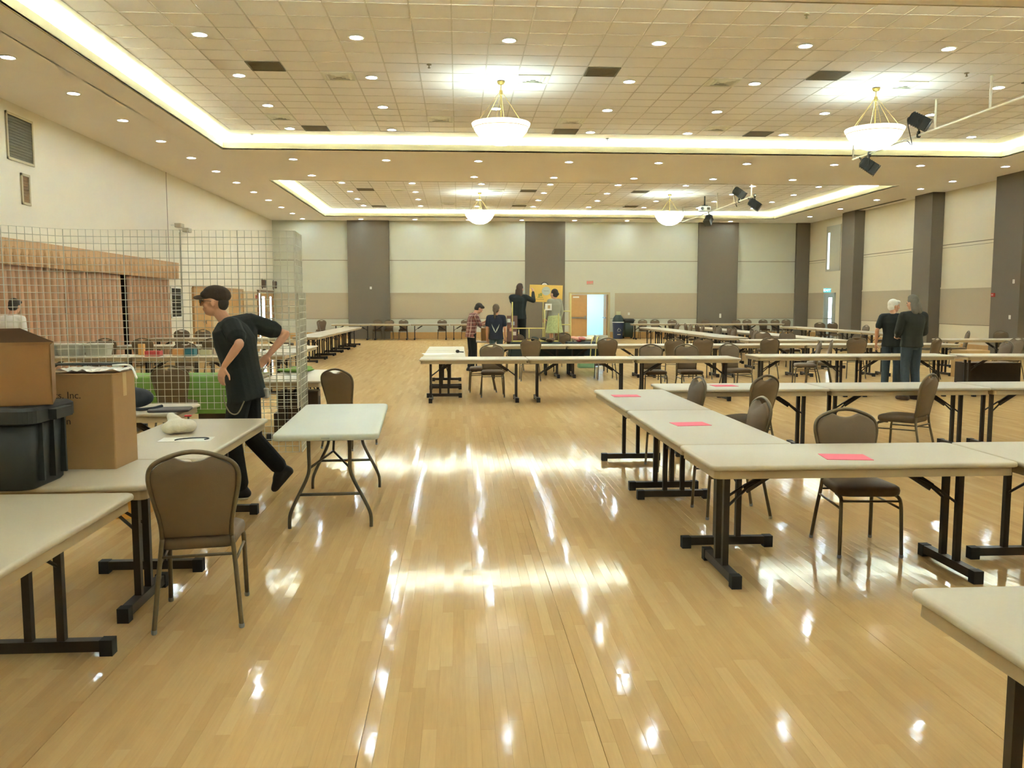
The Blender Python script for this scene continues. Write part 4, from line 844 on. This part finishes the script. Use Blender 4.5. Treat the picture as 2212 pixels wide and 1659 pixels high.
# clear bins and coloured boxes on the table row behind the grid
BINM = mat('cloudy_plastic', (172, 168, 150), .3, var=.12, scale=20)
for i, (x, l) in enumerate(((-7.4, 'leftmost'), (-6.93, 'second'), (-6.45, 'third'))):
    t = thing('storage_bin', l + ' cloudy plastic bin of small goods behind the wire grid', 'bin', (x, 15.8, TH), 3*i-3, 'cloudy plastic bins'); obj('body', MB().layers([rrect(.36,.3,.04,4,0,0,0), rrect(.40,.34,.04,4,0,0,.19)]), BINM, t); obj('lid', MB().layers(rbox(.43,.37,.19,.22,.04,.008)), mat('cloudy_lid', (196,192,176), .3), t)
for x, y, w, d, h, c, l, z in [(-5.42,15.62,.26,.2,.09,(196,70,66),'red striped box',0), (-5.0,15.7,.2,.18,.12,(222,160,96),'orange box',0), (-4.78,15.65,.16,.2,.14,(56,120,128),'teal box',0), (-4.55,15.75,.18,.16,.1,(190,182,140),'grey-green box',0), (-4.25,15.8,.3,.22,.12,(206,186,164),'pale box',0), (-5.9,15.62,.22,.28,.02,(236,232,222),'low white tray',0), (-5.75,15.95,.1,.1,.2,(214,160,90),'small upright orange box',0)]:
    carton(x, y, TH+z, w, d, h, mat('pack_%d_%d' % (c[0], c[1]), c, .6), l + ' on the table row behind the wire grid', 0, 'small_box', 'box', False, 'packages behind the grid')
# dark cartons on the floor behind the grid
for x, y, z, w, d, h, l in [(-2.05,11.0,0,.55,.4,.3,'lower dark brown crate under the table beside the wire grid corner'), (-2.03,11.0,.305,.5,.36,.26,'upper dark brown crate under the table beside the wire grid corner'), (-3.0,11.2,0,.6,.45,.34,'dark crate under the green cloth right end'), (-4.6,11.25,0,.7,.45,.36,'dark crate under the green cloth left end')]:
    carton(x, y, z, w, d, h, mat('dark_crate', (74, 56, 34), .8, var=.15), l, 4, 'dark_crate', 'crate', True, 'dark crates under the tables')
carton(-2.62, 7.75-.9, 0, .3, .26, .22, mat('orange_card', (200, 140, 60), .7), 'small orange carton on the floor behind the tall carton')
carton(10.1, 15.75, 0, 1.0, .5, .56, mat('dark_crate2', (60, 44, 24), .8, var=.2), 'long dark brown crate on the floor at the right edge', 0, 'dark_crate', 'crate', True)
carton(11.7, 18.9, TH*0, .6, .5, .62, mat('tan_card', (190, 152, 98), .8), 'tan carton on the floor before the nearest pilaster', 6)
t = thing('paper_stack', 'loose white papers on the left column of the centre ring', 'paper', (-.4, 15.9, TH), 10, None); obj('sheet', MB().box(-.25,.25,-.25,.25,0,.004), PAPER, t); obj('sheet', MB().box(-.05,.35,-.1,.2,.004,.006), PAPER, t)
t = thing('tape_gun', 'small black tape gun on the left column of the centre ring', 'tool', (-.02, 16.3, TH), 30); obj('roll', MB().tube([(0,-.02,.03),(0,.02,.03)], .03, 14), BLACKM, t); obj('handle', MB().bar((.02,0,.02),(.13,0,.012),.025,.02), BLACKM, t)
# ------------------------------------------------------------------ the black stall with yellow pipe frame
STALL = mat('stall_black_cloth', (40, 46, 40), .85, var=.15, scale=6)
def stall(x0, x1, y0, y1, label, zc):
    t = thing('draped_table', label, 'table', ((x0+x1)/2, (y0+y1)/2, 0)); w, d = x1-x0, y1-y0
    obj('table_top', MB().layers(rbox(w-.04, d-.04, .70, .735, .04, .008)), TOPM, t)
    vs = []; n = 60; per = rrect(w, d, .04, 14); per2 = []
    m = MB(); rings = []
    for z, k in ((.741, 0), (.735, .01), (.6, .02), (zc, .045)):
        rings.append([(p[0]*(1+2*k/w*(1+.5*math.sin(i*1.9))), p[1]*(1+2*k/d*(1+.5*math.sin(i*1.9))), z) for i, p in enumerate(per)])
    obj('cloth', m.layers(rings[::-1], False, True), STALL, t, True)
    for sx in (-1,1):
        for sy in (-1,1): obj('leg', MB().tube([(sx*(w/2-.12), sy*(d/2-.1), 0), (sx*(w/2-.12), sy*(d/2-.1), .7)], .014, 6), LEGM, t)
stall(1.28, 2.48, 20.55, 21.2, 'black draped table under the yellow pipe frame', .38); stall(2.68, 3.75, 20.6, 21.3, 'black draped table right of the yellow pipe frame, before the open door', .42)
t = thing('rolling_cart', 'low dark cart on casters under the stall', 'cart', (2.4, 20.15, 0))
obj('body', MB().layers(rbox(1.1,.4,.34,.68,.03,.01)), STALL, t)
for sx in (-.35, .2): 
    for sy in (-.14,.14):
        l = obj('leg', MB().bar((sx,sy,.34),(sx,sy,.1),.05,.05), BLACKM, t); obj('caster', MB().tube([(sx-.02,sy,.055),(sx+.02,sy,.055)], .055, 10), BLACKM, l)
t = thing('pipe_frame', 'yellow plastic pipe frame standing on the black stall', 'frame', (0, 20.85, .742)); R_ = .014
for pts in ([(1.3,0,.018),(2.45,0,.018)], [(1.3,.25,.018),(2.45,.25,.018)], [(1.31,0,.02),(1.31,0,.98)], [(2.1,0,.02),(2.1,0,.80)], [(1.31,0,.34),(2.1,0,.34)], [(1.72,0,.02),(1.72,0,.34)], [(2.44,0,.02),(2.44,0,.7)], [(1.31,0,.36),(1.31,.25,.36)]):
    obj('pipe', MB().tube(pts, R_, 8), PVC, t, True)
t = thing('pipe_frame', 'pale yellow pipe rack between the flowered skirt and the rear door', 'frame', (.1, 22.85, 0))
for pts in ([(2.9,0,0),(2.9,0,1.95)], [(2.4,.3,1.48),(2.9,0,1.48)], [(2.4,.3,1.12),(2.9,0,1.12)], [(2.4,.3,0),(2.4,.3,1.95)]): obj('pipe', MB().tube(pts, .016, 8), mat('pale_yellow_pipe', (214, 204, 128), .5), t, True)
SY = mat('sign_yellow', (240, 196, 96), .6, var=.03)
t = thing('sign_board', 'yellow sign board with a pale disc held above the stall', 'sign', (2.32, 22.75, 1.735)); bd = obj('board', MB().box(-.44,.44,0,.015,0,.44), SY, t); bd.rotation_euler = (0, math.radians(1.5), 0)
obj('disc', MB().tube([(.0,-.001,.28),(.0,-.004,.28)], .115, 24), mat('disc_grey', (206,204,184), .6), bd); obj('print_line', MB().box(-.07,.07,-.006,-.003,.278,.288), mat('print_grey', (150,140,120), .6), bd)
obj('print_mark', MB().box(-.16,-.11,-.004,0,.14,.22).box(-.2,-.17,-.004,0,.12,.2).box(-.23,-.08,-.004,0,.1,.115), mat('print_green', (150,150,72), .6), bd); obj('print_line', MB().box(-.3,-.05,-.004,0,.055,.068), mat('print_brown', (176,140,80), .6), bd)
obj('board_lip', MB().box(-.44,.44,-.03,0,-.012,.0), SY, bd); obj('prop', MB().tube([(-.07,.02,.1),(-.07,.02,-1.733)], .012, 8), PVC, t)
t = thing('paper_notice', 'white paper notice clipped under the yellow sign', 'paper', (2.19, 20.82, 1.52)); obj('sheet', MB().box(-.08,.08,0,.003,0,.16), PAPER, t); obj('print', MB().box(-.02,.04,-.002,0,.04,.12), mat('print_tan', (190,160,110), .7), t)
t = thing('poster_board', 'patchwork poster board behind the stall beside the hooded person', 'poster', (1.32, 21.25, .742)); obj('board', MB().box(-.12,.14,0,.01,0,.64), mat('poster_maroon', (120,86,72), .7, var=.2, scale=10), t)
for k, (a, b, c) in enumerate(((-.07,.52,(230,226,214)), (.03,.45,(176,180,186)), (-.02,.3,(214,150,120)), (.07,.2,(236,220,200)), (-.08,.36,(150,96,70)))): obj('picture', MB().box(a-.04,a+.04,-.003,0,b-.045,b+.045), mat('pic_%d' % k, c, .7), t)
RD = random.Random(4)
def heap(x, y, z, label, cols, name='cloth_heap', cat='fabric'):
    t = thing(name, label, cat, (x, y, z))
    for k, c in enumerate(cols):
        a = RD.uniform(0, 6); obj('fold', remesh(MB().ell((.10*math.cos(a), .07*math.sin(a), .05+.03*(k % 2)), (.16-.02*k, .09, .045), Euler((0,RD.uniform(-.3,.3),a))), .014, 2), mat('heap_%d_%d_%d' % c, c, .85, var=.15), t)
heap(2.95, 20.9, .75, 'heap of pink and red cloth on the right black table', [(186,70,66),(222,160,136),(150,150,110),(206,120,110)]); heap(2.2, 20.68, .75, 'dark brown cloth bundle on the stall', [(92,66,36),(70,60,40),(84,60,34)])
heap(1.85, 21.0, .75, 'black bag lying behind the yellow pipe frame', [(38,42,38),(50,52,44),(34,36,34)], 'black_bag', 'bag'); heap(1.0, 20.65, .742*0, 'green and tan bags on the floor beside the navy t-shirt', [(150,138,100),(90,96,70),(120,100,70)], 'bag_pile', 'bag')
for x, l in ((3.2, 'left'), (3.32, 'right')):
    t = thing('yellow_ribbon', l + ' yellow ribbon hanging over the front of the right black table', 'ribbon', (x, 20.62, .742), 0, 'yellow ribbons'); obj('ribbon', MB().tube(catmull([(.12,.3,.05),(.1,.15,.13),(.04,0,.10),(0,-.07,-.05),(-.02,-.09,-.35)], 5), .014, 6), PVC, t)
carton(3.5, 20.95, .742, .3, .26, .16, mat('parcel_white', (206, 200, 180), .7), 'small white parcel box on the right black table', 0, 'small_box'); carton(3.68, 20.8, .742, .14, .2, .1, mat('parcel_tan', (190, 150, 110), .7), 'small tan parcel box at the end of the right black table', 0, 'small_box')
t = thing('mint_tote', 'mint green storage box on the floor under the right black table', 'box', (3.35, 22.4, 0)); obj('body', MB().layers(rbox(.42,.3,0,.22,.03,.01)), mat('mint_plastic', (150, 196, 150), .5), t); obj('lid', MB().layers(rbox(.45,.33,.22,.25,.03,.008)), mat('mint_plastic', (150, 196, 150), .5), t)
t = thing('side_cart', 'small bare table with a white tray behind the navy t-shirt', 'table', (.75, 21.75, 0)); obj('table_top', MB().layers(rbox(.7,.45,.70,.74,.03,.01)), TOPM, t)
for sx in (-.3,.3):
    for sy in (-.17,.17): obj('leg', MB().tube([(sx,sy,0),(sx,sy,.7)], .015, 6), LEGM, t)
carton(.72, 21.8, .741, .3, .3, .32, CARD2, 'brown carton the plaid-shirted person is working on'); 
t = thing('paper_bundle', 'crumpled grey paper bundle on the brown carton before the plaid shirt', 'paper', (.70, 21.78, 1.068)); obj('bundle', remesh(MB().ell((0,0,.09),(.13,.12,.09)).ell((.06,.02,.14),(.08,.08,.07)), .014, 2), mat('grey_paper', (190,188,178), .7, bump=.4, bscale=20), t); obj('tie', MB().tube([(.1*math.cos(k*.63), .1*math.sin(k*.63), .12) for k in range(10)], .008, 5, True), WHITEM, t)

# ------------------------------------------------------------------ people
def pose(h=1.75, **kw):
    s = h/1.75
    J = dict(head=(0,.02,1.62), neck=(0,-.01,1.475), chest=(0,0,1.30), waist=(0,.0,1.08), pelvis=(0,0,.95), shR=(.185,-.01,1.42), shL=(-.185,-.01,1.42), elR=(.235,-.04,1.13), elL=(-.235,-.04,1.13), wrR=(.24,.05,.88), wrL=(-.24,.05,.88),
             hipR=(.09,0,.93), hipL=(-.09,0,.93), knR=(.10,.02,.5), knL=(-.10,.02,.5), anR=(.105,-.02,.09), anL=(-.105,-.02,.09), toR=(.12,.15,.035), toL=(-.12,.15,.035))
    J = {k: Vector(v)*s for k, v in J.items()}
    for k, v in kw.items(): J[k] = Vector(v)
    return J
def torso(J, g=0.0, low=True):
    ax = (J['shR']-J['shL']).normalized(); hx = (J['hipR']-J['hipL']).normalized(); sw = (J['shR']-J['shL']).length/2
    def fw(a, up): return a.cross(up).normalized()*-1 if False else up.cross(a).normalized()
    up = (J['neck']-J['pelvis']).normalized(); R = []
    mid = lambda t: (hx*(1-t)+ax*t).normalized()
    b = lambda a: up.cross(a).normalized()
    P, Wt, Cc, N_ = J['pelvis'], J['waist'], J['chest'], J['neck']
    if low: R.append((P-up*.09, mid(0)*(.10+g), b(mid(0))*(.07+g)))
    R += [(P, mid(0)*(.155+g), b(mid(0))*(.105+g)), (Wt, mid(.3)*(.135+g), b(mid(.3))*(.095+g)), (Cc, mid(.8)*(.165+g), b(mid(.8))*(.115+g)),
          (N_-up*.075, ax*(sw*.92+g*.6), b(ax)*(.085+g)), (N_-up*.03, ax*(sw*.6+g*.3), b(ax)*(.065+g*.8)), (N_+up*.0, ax*(.065+g*.4), b(ax)*(.06+g*.4))]
    return R
def hand(m, w, d, n, s=1.0, mirror=1, curl=.5):
    d = d.normalized(); n = (n-d*n.dot(d)).normalized(); x = d.cross(n).normalized()*mirror
    pc = w + d*.055*s
    m.loft([(w, x*.024*s, n*.017*s), (w+d*.03*s, x*.036*s, n*.017*s), (w+d*.075*s, x*.042*s, n*.015*s), (w+d*.095*s, x*.038*s, n*.012*s)], 12)
    for k, (o, l) in enumerate(((-.031,.070), (-.010,.078), (.011,.073), (.030,.058))):
        a = w + d*.088*s + x*o*s; c1 = math.cos(curl); s1 = math.sin(curl); b_ = a + (d*c1+n*s1)*l*.55*s; c_ = b_ + (d*math.cos(curl*2)+n*math.sin(curl*2))*l*.5*s
        m.cap(a, b_, .0095*s, .009*s, 8); m.cap(b_, c_, .009*s, .0075*s, 8)
    a = w + d*.03*s - x*.03*s; b_ = a + (d*.6-x*.7+n*.3).normalized()*.045*s; c_ = b_ + (d*.85-x*.3+n*.3).normalized()*.035*s
    m.cap(a, b_, .013*s, .0105*s, 8); m.cap(b_, c_, .0105*s, .008*s, 8)
def person(label, loc, rz, J, top, sleeve, bottom, shoes, hair, look=(0,0), voxel=.0095, hair_style='short', skirt=False, hands=None, hem=.12, hs=1.0, topg=.018, legg=0.0):
    """look: head yaw and pitch in degrees (positive yaw turns to the person's left, positive pitch looks down)"""
    t = thing('person', label, 'person', loc, rz); m = MB(); HR = Euler((math.radians(-look[1]), 0, math.radians(look[0])))
    hp = J['head']; Q = lambda *v: hp + HR.to_matrix() @ (Vector(v)*hs)
    m.ell(Q(0,-.005,.02), (.076*hs,.096*hs,.105*hs), HR); m.ell(Q(0,.03,-.055), (.056*hs,.066*hs,.065*hs), HR); m.ell(Q(0,.062,-.088), (.03*hs,.026*hs,.024*hs), HR)
    m.cap(Q(0,.094,.012), Q(0,.115,-.022), .010*hs, .0155*hs); m.ell(Q(0,.090,-.058), (.026*hs,.012*hs,.007*hs), HR); m.ell(Q(0,.088,-.07), (.022*hs,.012*hs,.007*hs), HR); m.ell(Q(0,.085,.03), (.05*hs,.014*hs,.009*hs), HR)
    for s in (-1,1): m.ell(Q(s*.078,-.005,-.01), (.011*hs,.022*hs,.032*hs), HR); m.ell(Q(s*.04,.07,-.03), (.025*hs,.02*hs,.022*hs), HR)
    m.cap(J['neck']-Vector((0,0,.03)), hp+HR.to_matrix()@Vector((0,-.02,-.07)), .056, .052)
    m.loft(torso(J))
    H = hands or {}
    for s, sg in (('R',1), ('L',-1)):
        sh, el, wr = J['sh'+s], J['el'+s], J['wr'+s]
        m.cap(sh, el, .045, .036); m.cap(el, el.lerp(wr, .35), .038, .037); m.cap(el.lerp(wr, .35), wr, .037, .024)
        hd, hn, cu = H.get(s, ((wr-el), Vector((-sg*.6,.6,0)), .45)); hand(m, wr, Vector(hd), Vector(hn), 1.0, sg, cu)
        hi, kn, an, to = J['hip'+s], J['kn'+s], J['an'+s], J['to'+s]
        m.cap(hi, kn, .074, .05); m.cap(kn, kn.lerp(an, .35), .05, .05); m.cap(kn.lerp(an,.35), an, .05, .034); m.cap(an+Vector((0,0,-.02)), to, .034, .026)
    obj('body', remesh(m, voxel, 3), SKIN, t).data.materials.append(SKIN) if False else obj('body', remesh(m, voxel, 3, 'body', SKIN), None, t)
    for s in (-1,1): obj('eye', MB().ell(Q(s*.033,.0905,.008), (.010*hs,.006*hs,.006*hs), HR, 8, 6), mat('eye_dark', (40,32,28), .3), t)
    # shirt
    m = MB(); R = torso(J, topg); up = (J['neck']-J['pelvis']).normalized(); R = R[1:]; c0, a0, b0 = R[0]; R[0] = (c0-up*(hem-.1), a0*1.03, b0*1.03); m.loft(R)
    for s in 'RL':
        sh, el, wr = J['sh'+s], J['el'+s], J['wr'+s]
        m.cap(J['neck']-up*.06, sh-up*.01, .062+topg*.5, .055+topg*.5); m.cap(J['chest']+(sh-J['neck'])*.45, sh-up*.02, .08+topg*.6, .055+topg*.5)
        if sleeve == 'short': m.cap(sh-up*.01, sh.lerp(el, .66), .052+topg*.6, .048+topg*.6)
        if sleeve == 'elbow': m.cap(sh-up*.01, sh.lerp(el, .95), .052+topg*.6, .046+topg*.6)
        if sleeve == 'long': m.cap(sh-up*.01, el, .052+topg*.6, .045+topg*.4); m.cap(el, wr.lerp(el, .06), .045+topg*.4, .038)
    obj('shirt', remesh(m, voxel*1.1, 3, 'shirt', top), None, t)
    # trousers or skirt
    m = MB(); hx = (J['hipR']-J['hipL']).normalized(); P = J['pelvis']; fb = Vector((0,0,1)).cross(hx)
    if skirt: m.loft([(P+Vector((0,0,.08)), hx*.15, fb*.11), (P, hx*.18, fb*.135), (P-Vector((0,0,.25)), hx*.22, fb*.17), (P-Vector((0,0,.42)), hx*.25, fb*.2)])
    else:
        m.loft([(P+Vector((0,0,.07)), hx*.15, fb*.108), (P, hx*.17, fb*.12), (P-Vector((0,0,.10)), hx*.14, fb*.1)])
        for s in 'RL':
            hi, kn, an = J['hip'+s], J['kn'+s], J['an'+s]; m.cap(hi, kn, .09+legg, .067+legg); m.cap(kn, an+(kn-an).normalized()*.03, .067+legg, .056+legg*1.3)
    obj('skirt' if skirt else 'trousers', remesh(m, voxel*1.1, 3, 'trousers', bottom), None, t)
    for s in 'RL':
        an, to = J['an'+s], J['to'+s]; d = (to-an); f = Vector((d.x,d.y,0)); f = f.normalized() if f.length > .02 else Vector((0,1,0)); dn = (to-an).normalized()
        hl = J['he'+s] if 'he'+s in J else an + Vector((0,0,-.052)) - f*.05
        m = MB().cap(hl, to, .04, .036).cap(an, hl, .05, .042).cap(an, an+(to-an)*.55, .05, .046).cap(an, to, .046, .034)
        mm = remesh(m, .011, 3, 'shoe', shoes)
        for v in mm.vertices:
            if v.co.z < 0.004 and loc[2] < .1: v.co.z = .004
        sh_ = obj('shoe', mm, None, t)
    # hair
    m = MB()
    if hair_style in ('short', 'bald', 'ponytail', 'bun', 'long'):
        if hair_style == 'bald': m.ell(Q(0,-.03,.0), (.082*hs,.085*hs,.075*hs), HR)
        else: m.ell(Q(0,-.02,.042), (.086*hs,.104*hs,.098*hs), HR); m.ell(Q(0,-.045,-.01), (.08*hs,.07*hs,.085*hs), HR)
        if hair_style == 'short': m.ell(Q(.02,.06,.085), (.06*hs,.05*hs,.035*hs), HR)
        if hair_style == 'ponytail': m.cap(Q(0,-.11,.03), Q(0,-.13,-.12), .035, .03); m.cap(Q(0,-.13,-.12), Q(0,-.11,-.27), .03, .012)
        if hair_style == 'bun': m.ell(Q(0,-.12,.0), (.045,.04,.045), HR)
        if hair_style == 'long': m.cap(Q(-.03,-.06,-.02), Q(-.045,-.085,-.15), .065, .06); m.cap(Q(.03,-.06,-.02), Q(.045,-.085,-.14), .065, .06); m.ell(Q(0,0,.1), (.07,.08,.05), HR)
        obj('hair', remesh(m, .010, 2, 'hair', hair), None, t)
    return t, Q, HR
# the walking man: built in hall axes about his standing foot (faces the left wall)
O = Vector((-1.88, 7.42, 0)); A = lambda x, y, z: (x-O.x, y-O.y, z)
J = pose(1.8, head=A(-2.055,7.42,1.685), neck=A(-1.955,7.43,1.53), chest=A(-1.90,7.43,1.35), waist=A(-1.855,7.44,1.13), pelvis=A(-1.835,7.44,.97), shL=A(-1.885,7.26,1.495), shR=A(-1.83,7.62,1.52), elL=A(-1.775,7.08,1.345), wrL=A(-1.915,7.12,1.16), elR=A(-1.53,7.72,1.40), wrR=A(-1.66,7.62,1.225),
         hipL=A(-1.845,7.35,.93), hipR=A(-1.825,7.53,.93), knL=A(-1.93,7.35,.50), anL=A(-1.875,7.37,.10), toL=A(-2.04,7.35,.035), knR=A(-1.80,7.54,.50), anR=A(-1.57,7.56,.225), toR=A(-1.625,7.55,.05), heR=A(-1.50,7.56,.20))
# head works in the person's own frame with +y forward: turn it to face the left wall
man, Q, HR = person('person in a black t-shirt, flat cap and glasses striding left behind the near table', tuple(O), 0, J, BLKCLOTH, 'short', BLKPANT, mat('black_shoe', (34,30,26), .6), HAIRD, look=(90, 0), voxel=.0065, hair_style='none', hem=.23, topg=.052, legg=.014,
                    hands={'L': (Vector((-.30,.02,-.95)), Vector((.5,.8,0)), .35), 'R': (Vector((-.6,-.3,-.75)), Vector((-.2,-.9,.2)), .4)})
CAP = mat('dark_flat_cap', (62, 48, 34), .85, var=.15, scale=40, bump=.2, bscale=120)
m = MB().ell(Q(0,-.02,.072), (.098,.115,.07), Euler((.12,0,math.radians(90)))).ell(Q(0,-.04,.05), (.096,.098,.06), HR).ell(Q(0,.03,.06), (.09,.09,.05), HR)
cp = obj('flat_cap', remesh(m, .008, 4, 'cap', CAP), None, man); obj('cap_peak', remesh(MB().ell(Q(0,.115,.04), (.075,.065,.012), Euler((0,-.25,math.radians(90)))), .007, 2, 'peak', CAP), None, cp)
obj('hair', remesh(MB().ell(Q(0,-.065,-.005), (.074,.05,.07), HR), .008, 2, 'hair', HAIRD), None, man)
gl = MB()
for s in (-1,1):
    gl.tube([Q(s*.033+.024*math.cos(2*PI*k/14), .113, .006+.018*math.sin(2*PI*k/14)) for k in range(14)], .0022, 5, True); gl.tube([Q(s*.056,.111,.012), Q(s*.082,.08,.012), Q(s*.083,-.02,.004)], .0022, 5)
gs = obj('glasses', gl.tube([Q(-.01,.114,.01), Q(.01,.114,.01)], .002, 5), BLACKM, man)
for s in (-1,1): obj('lens', MB().tube([Q(s*.033,.1125,.006), Q(s*.033,.1135,.006)], .018, 12), mat('lens_glass', (210,220,214), .1), gs)
obj('belt_chain', MB().tube(catmull([A(-1.955,7.24,.95), A(-1.945,7.21,.86), A(-1.90,7.20,.77), A(-1.84,7.21,.76), A(-1.79,7.24,.86)], 6), .006, 5), mat('chain_metal', (140,132,104), .35, metal=.6), man)
obj('pouch', MB().layers(rbox(.06,.05,0,.09,.015,.01)), mat('pouch_grey', (170,164,150), .7), man).location = A(-1.66,7.44,.86)
obj('sole', MB().layers(rbox(.27,.088,.0,.012,.04,.003)), mat('pale_sole', (196,176,140), .7), man).location = A(-1.945,7.36,0)
# person in the white shirt behind the grid
person('person in a white shirt seen from behind at the left edge, behind the open box', (-7.55, 15.05, 0), -8, pose(1.76, head=(.02,.06,1.63)), mat('white_shirt', (228,222,214), .8, var=.04), 'elbow', JEANS, mat('brown_shoe', (70,52,38), .6), HAIRD, look=(0,12), voxel=.011)
# two men on the right
person('person with white hair in a black polo and jeans, listening behind the cross row', (8.32, 15.98, 0), -35, pose(1.76, elL=(-.27,-.06,1.16), wrL=(-.29,.02,.9)), BLKCLOTH, 'short', JEANS, mat('brown_shoe', (70,52,38), .6), HAIRW, look=(-55,4), voxel=.010, hair_style='short', hem=.2, topg=.035, legg=.01)
person('person with long grey hair, dark jacket and jeans, back turned, before the cross row', (7.86, 14.42, 0), 12, pose(1.82, shR=(.21,-.01,1.47), shL=(-.21,-.01,1.47), elR=(.27,.02,1.18), wrR=(.17,.22,1.06), elL=(-.25,.05,1.19), wrL=(-.12,.24,1.1)), mat('dark_jacket', (44,44,34), .9, var=.15, bump=.2, bscale=30), 'long', JEANS, mat('brown_shoe', (70,52,38), .6), HAIRG, look=(8,6), voxel=.010, hair_style='long', hem=.16, topg=.05, legg=.012)
# group at the stall
def plaid(name, base, dark, light):
    m = mat(name, base, .9); nt = m.node_tree; b = nt.nodes['Principled BSDF']; tc = nt.nodes.new('ShaderNodeTexCoord'); prev = None
    for k, (ax, sc_, c) in enumerate((('X', 7, dark), ('Z', 7, dark), ('X', 3.5, light), ('Z', 3.5, light))):
        w = nt.nodes.new('ShaderNodeTexWave'); w.bands_direction = ax; w.inputs['Scale'].default_value = sc_; nt.links.new(tc.outputs['Object'], w.inputs['Vector'])
        r = nt.nodes.new('ShaderNodeValToRGB'); r.color_ramp.elements[0].position = .5 if k < 2 else .9; r.color_ramp.elements[1].position = .65 if k < 2 else .95; nt.links.new(w.outputs['Fac'], r.inputs[0])
        mu = nt.nodes.new('ShaderNodeMath'); mu.operation = 'MULTIPLY'; mu.inputs[1].default_value = .55; nt.links.new(r.outputs[0], mu.inputs[0])
        mx = nt.nodes.new('ShaderNodeMix'); mx.data_type = 'RGBA'; nt.links.new(mu.outputs[0], mx.inputs[0]); mx.inputs[7].default_value = lin(c) + (1,)
        if prev is None: mx.inputs[6].default_value = lin(base) + (1,)
        else: nt.links.new(prev, mx.inputs[6])
        prev = mx.outputs[2]
    nt.links.new(prev, b.inputs['Base Color']); return m
PLAID = plaid('plaid_flannel', (150, 88, 74), (66, 46, 46), (206, 180, 160))
person('person in a red plaid shirt and black trousers bending over the carton', (.32, 21.35, 0), -72, pose(1.72, head=(0,.20,1.56), neck=(0,.10,1.45), chest=(0,.05,1.29), shR=(.18,.06,1.39), shL=(-.18,.06,1.39), elR=(.21,.16,1.14), wrR=(.14,.36,1.2), elL=(-.21,.16,1.14), wrL=(-.12,.38,1.22)), PLAID, 'elbow', BLKPANT, mat('black_shoe', (34,30,26), .6), HAIRD, look=(0,35), voxel=.010, hem=.2, topg=.025)
pt, Q2, _ = person('person with a ponytail in a navy t-shirt with a white winged print, back turned', (.93, 21.2, 0), -8, pose(1.66), NAVY, 'short', mat('teal_jeans', (78,92,88), .9, var=.12), mat('black_shoe', (34,30,26), .6), mat('brown_hair', (98,80,58), .7, var=.25, scale=60), look=(-10,5), voxel=.010, hair_style='ponytail', hem=.2, topg=.03)
pr = MB()
for s in (-1,1): pr.add([(s*.015,-.155,1.02),(s*.10,-.15,1.19),(s*.075,-.152,1.10),(s*.03,-.157,1.0)], [(0,1,2,3)]).add([(s*.0,-.158,.98),(s*.045,-.157,1.12),(s*.03,-.158,1.06),(s*.012,-.159,.97)], [(0,1,2,3)])
for v in range(len(pr.v)): pr.v[v] = (pr.v[v][0], pr.v[v][1]-.006, pr.v[v][2])
obj('winged_print', pr, mat('print_white', (206,204,180), .8), pt)
person('person in a black hoodie standing on a chair with raised arms, fixing the yellow sign', (1.52, 21.62, .487), -12, pose(1.68, elR=(.36,.10,1.27), wrR=(.33,.26,1.49), elL=(-.2,.2,1.25), wrL=(-.02,.36,1.5), head=(.03,.03,1.56)), mat('black_hoodie', (34,38,34), .9, var=.15, bump=.2, bscale=30), 'long', BLKPANT, mat('black_shoe', (34,30,26), .6), mat('dark_red_hair', (74,54,40), .7, var=.25, scale=60), look=(-20,-8), voxel=.010, hair_style='long', hem=.2, topg=.04, legg=.018,
       hands={'R': (Vector((-.2,.3,.9)), Vector((-.6,.5,0)), .7), 'L': (Vector((.2,.3,.9)), Vector((.6,.5,0)), .7)})
person('person in a grey cardigan and flowered skirt standing on a chair beside the yellow sign', (2.50, 22.3, .487), 28, pose(1.56, elL=(-.25,.04,1.03), wrL=(-.24,.1,.82)), mat('grey_cardigan', (158,154,132), .9, var=.08, bump=.15, bscale=50), 'long', mat('flowered_cloth', (186,190,128), .85, var=.45, scale=22), mat('black_shoe', (34,30,26), .6), HAIRD, look=(15,0), voxel=.010, hair_style='bun', skirt=True, hem=.14, topg=.02)
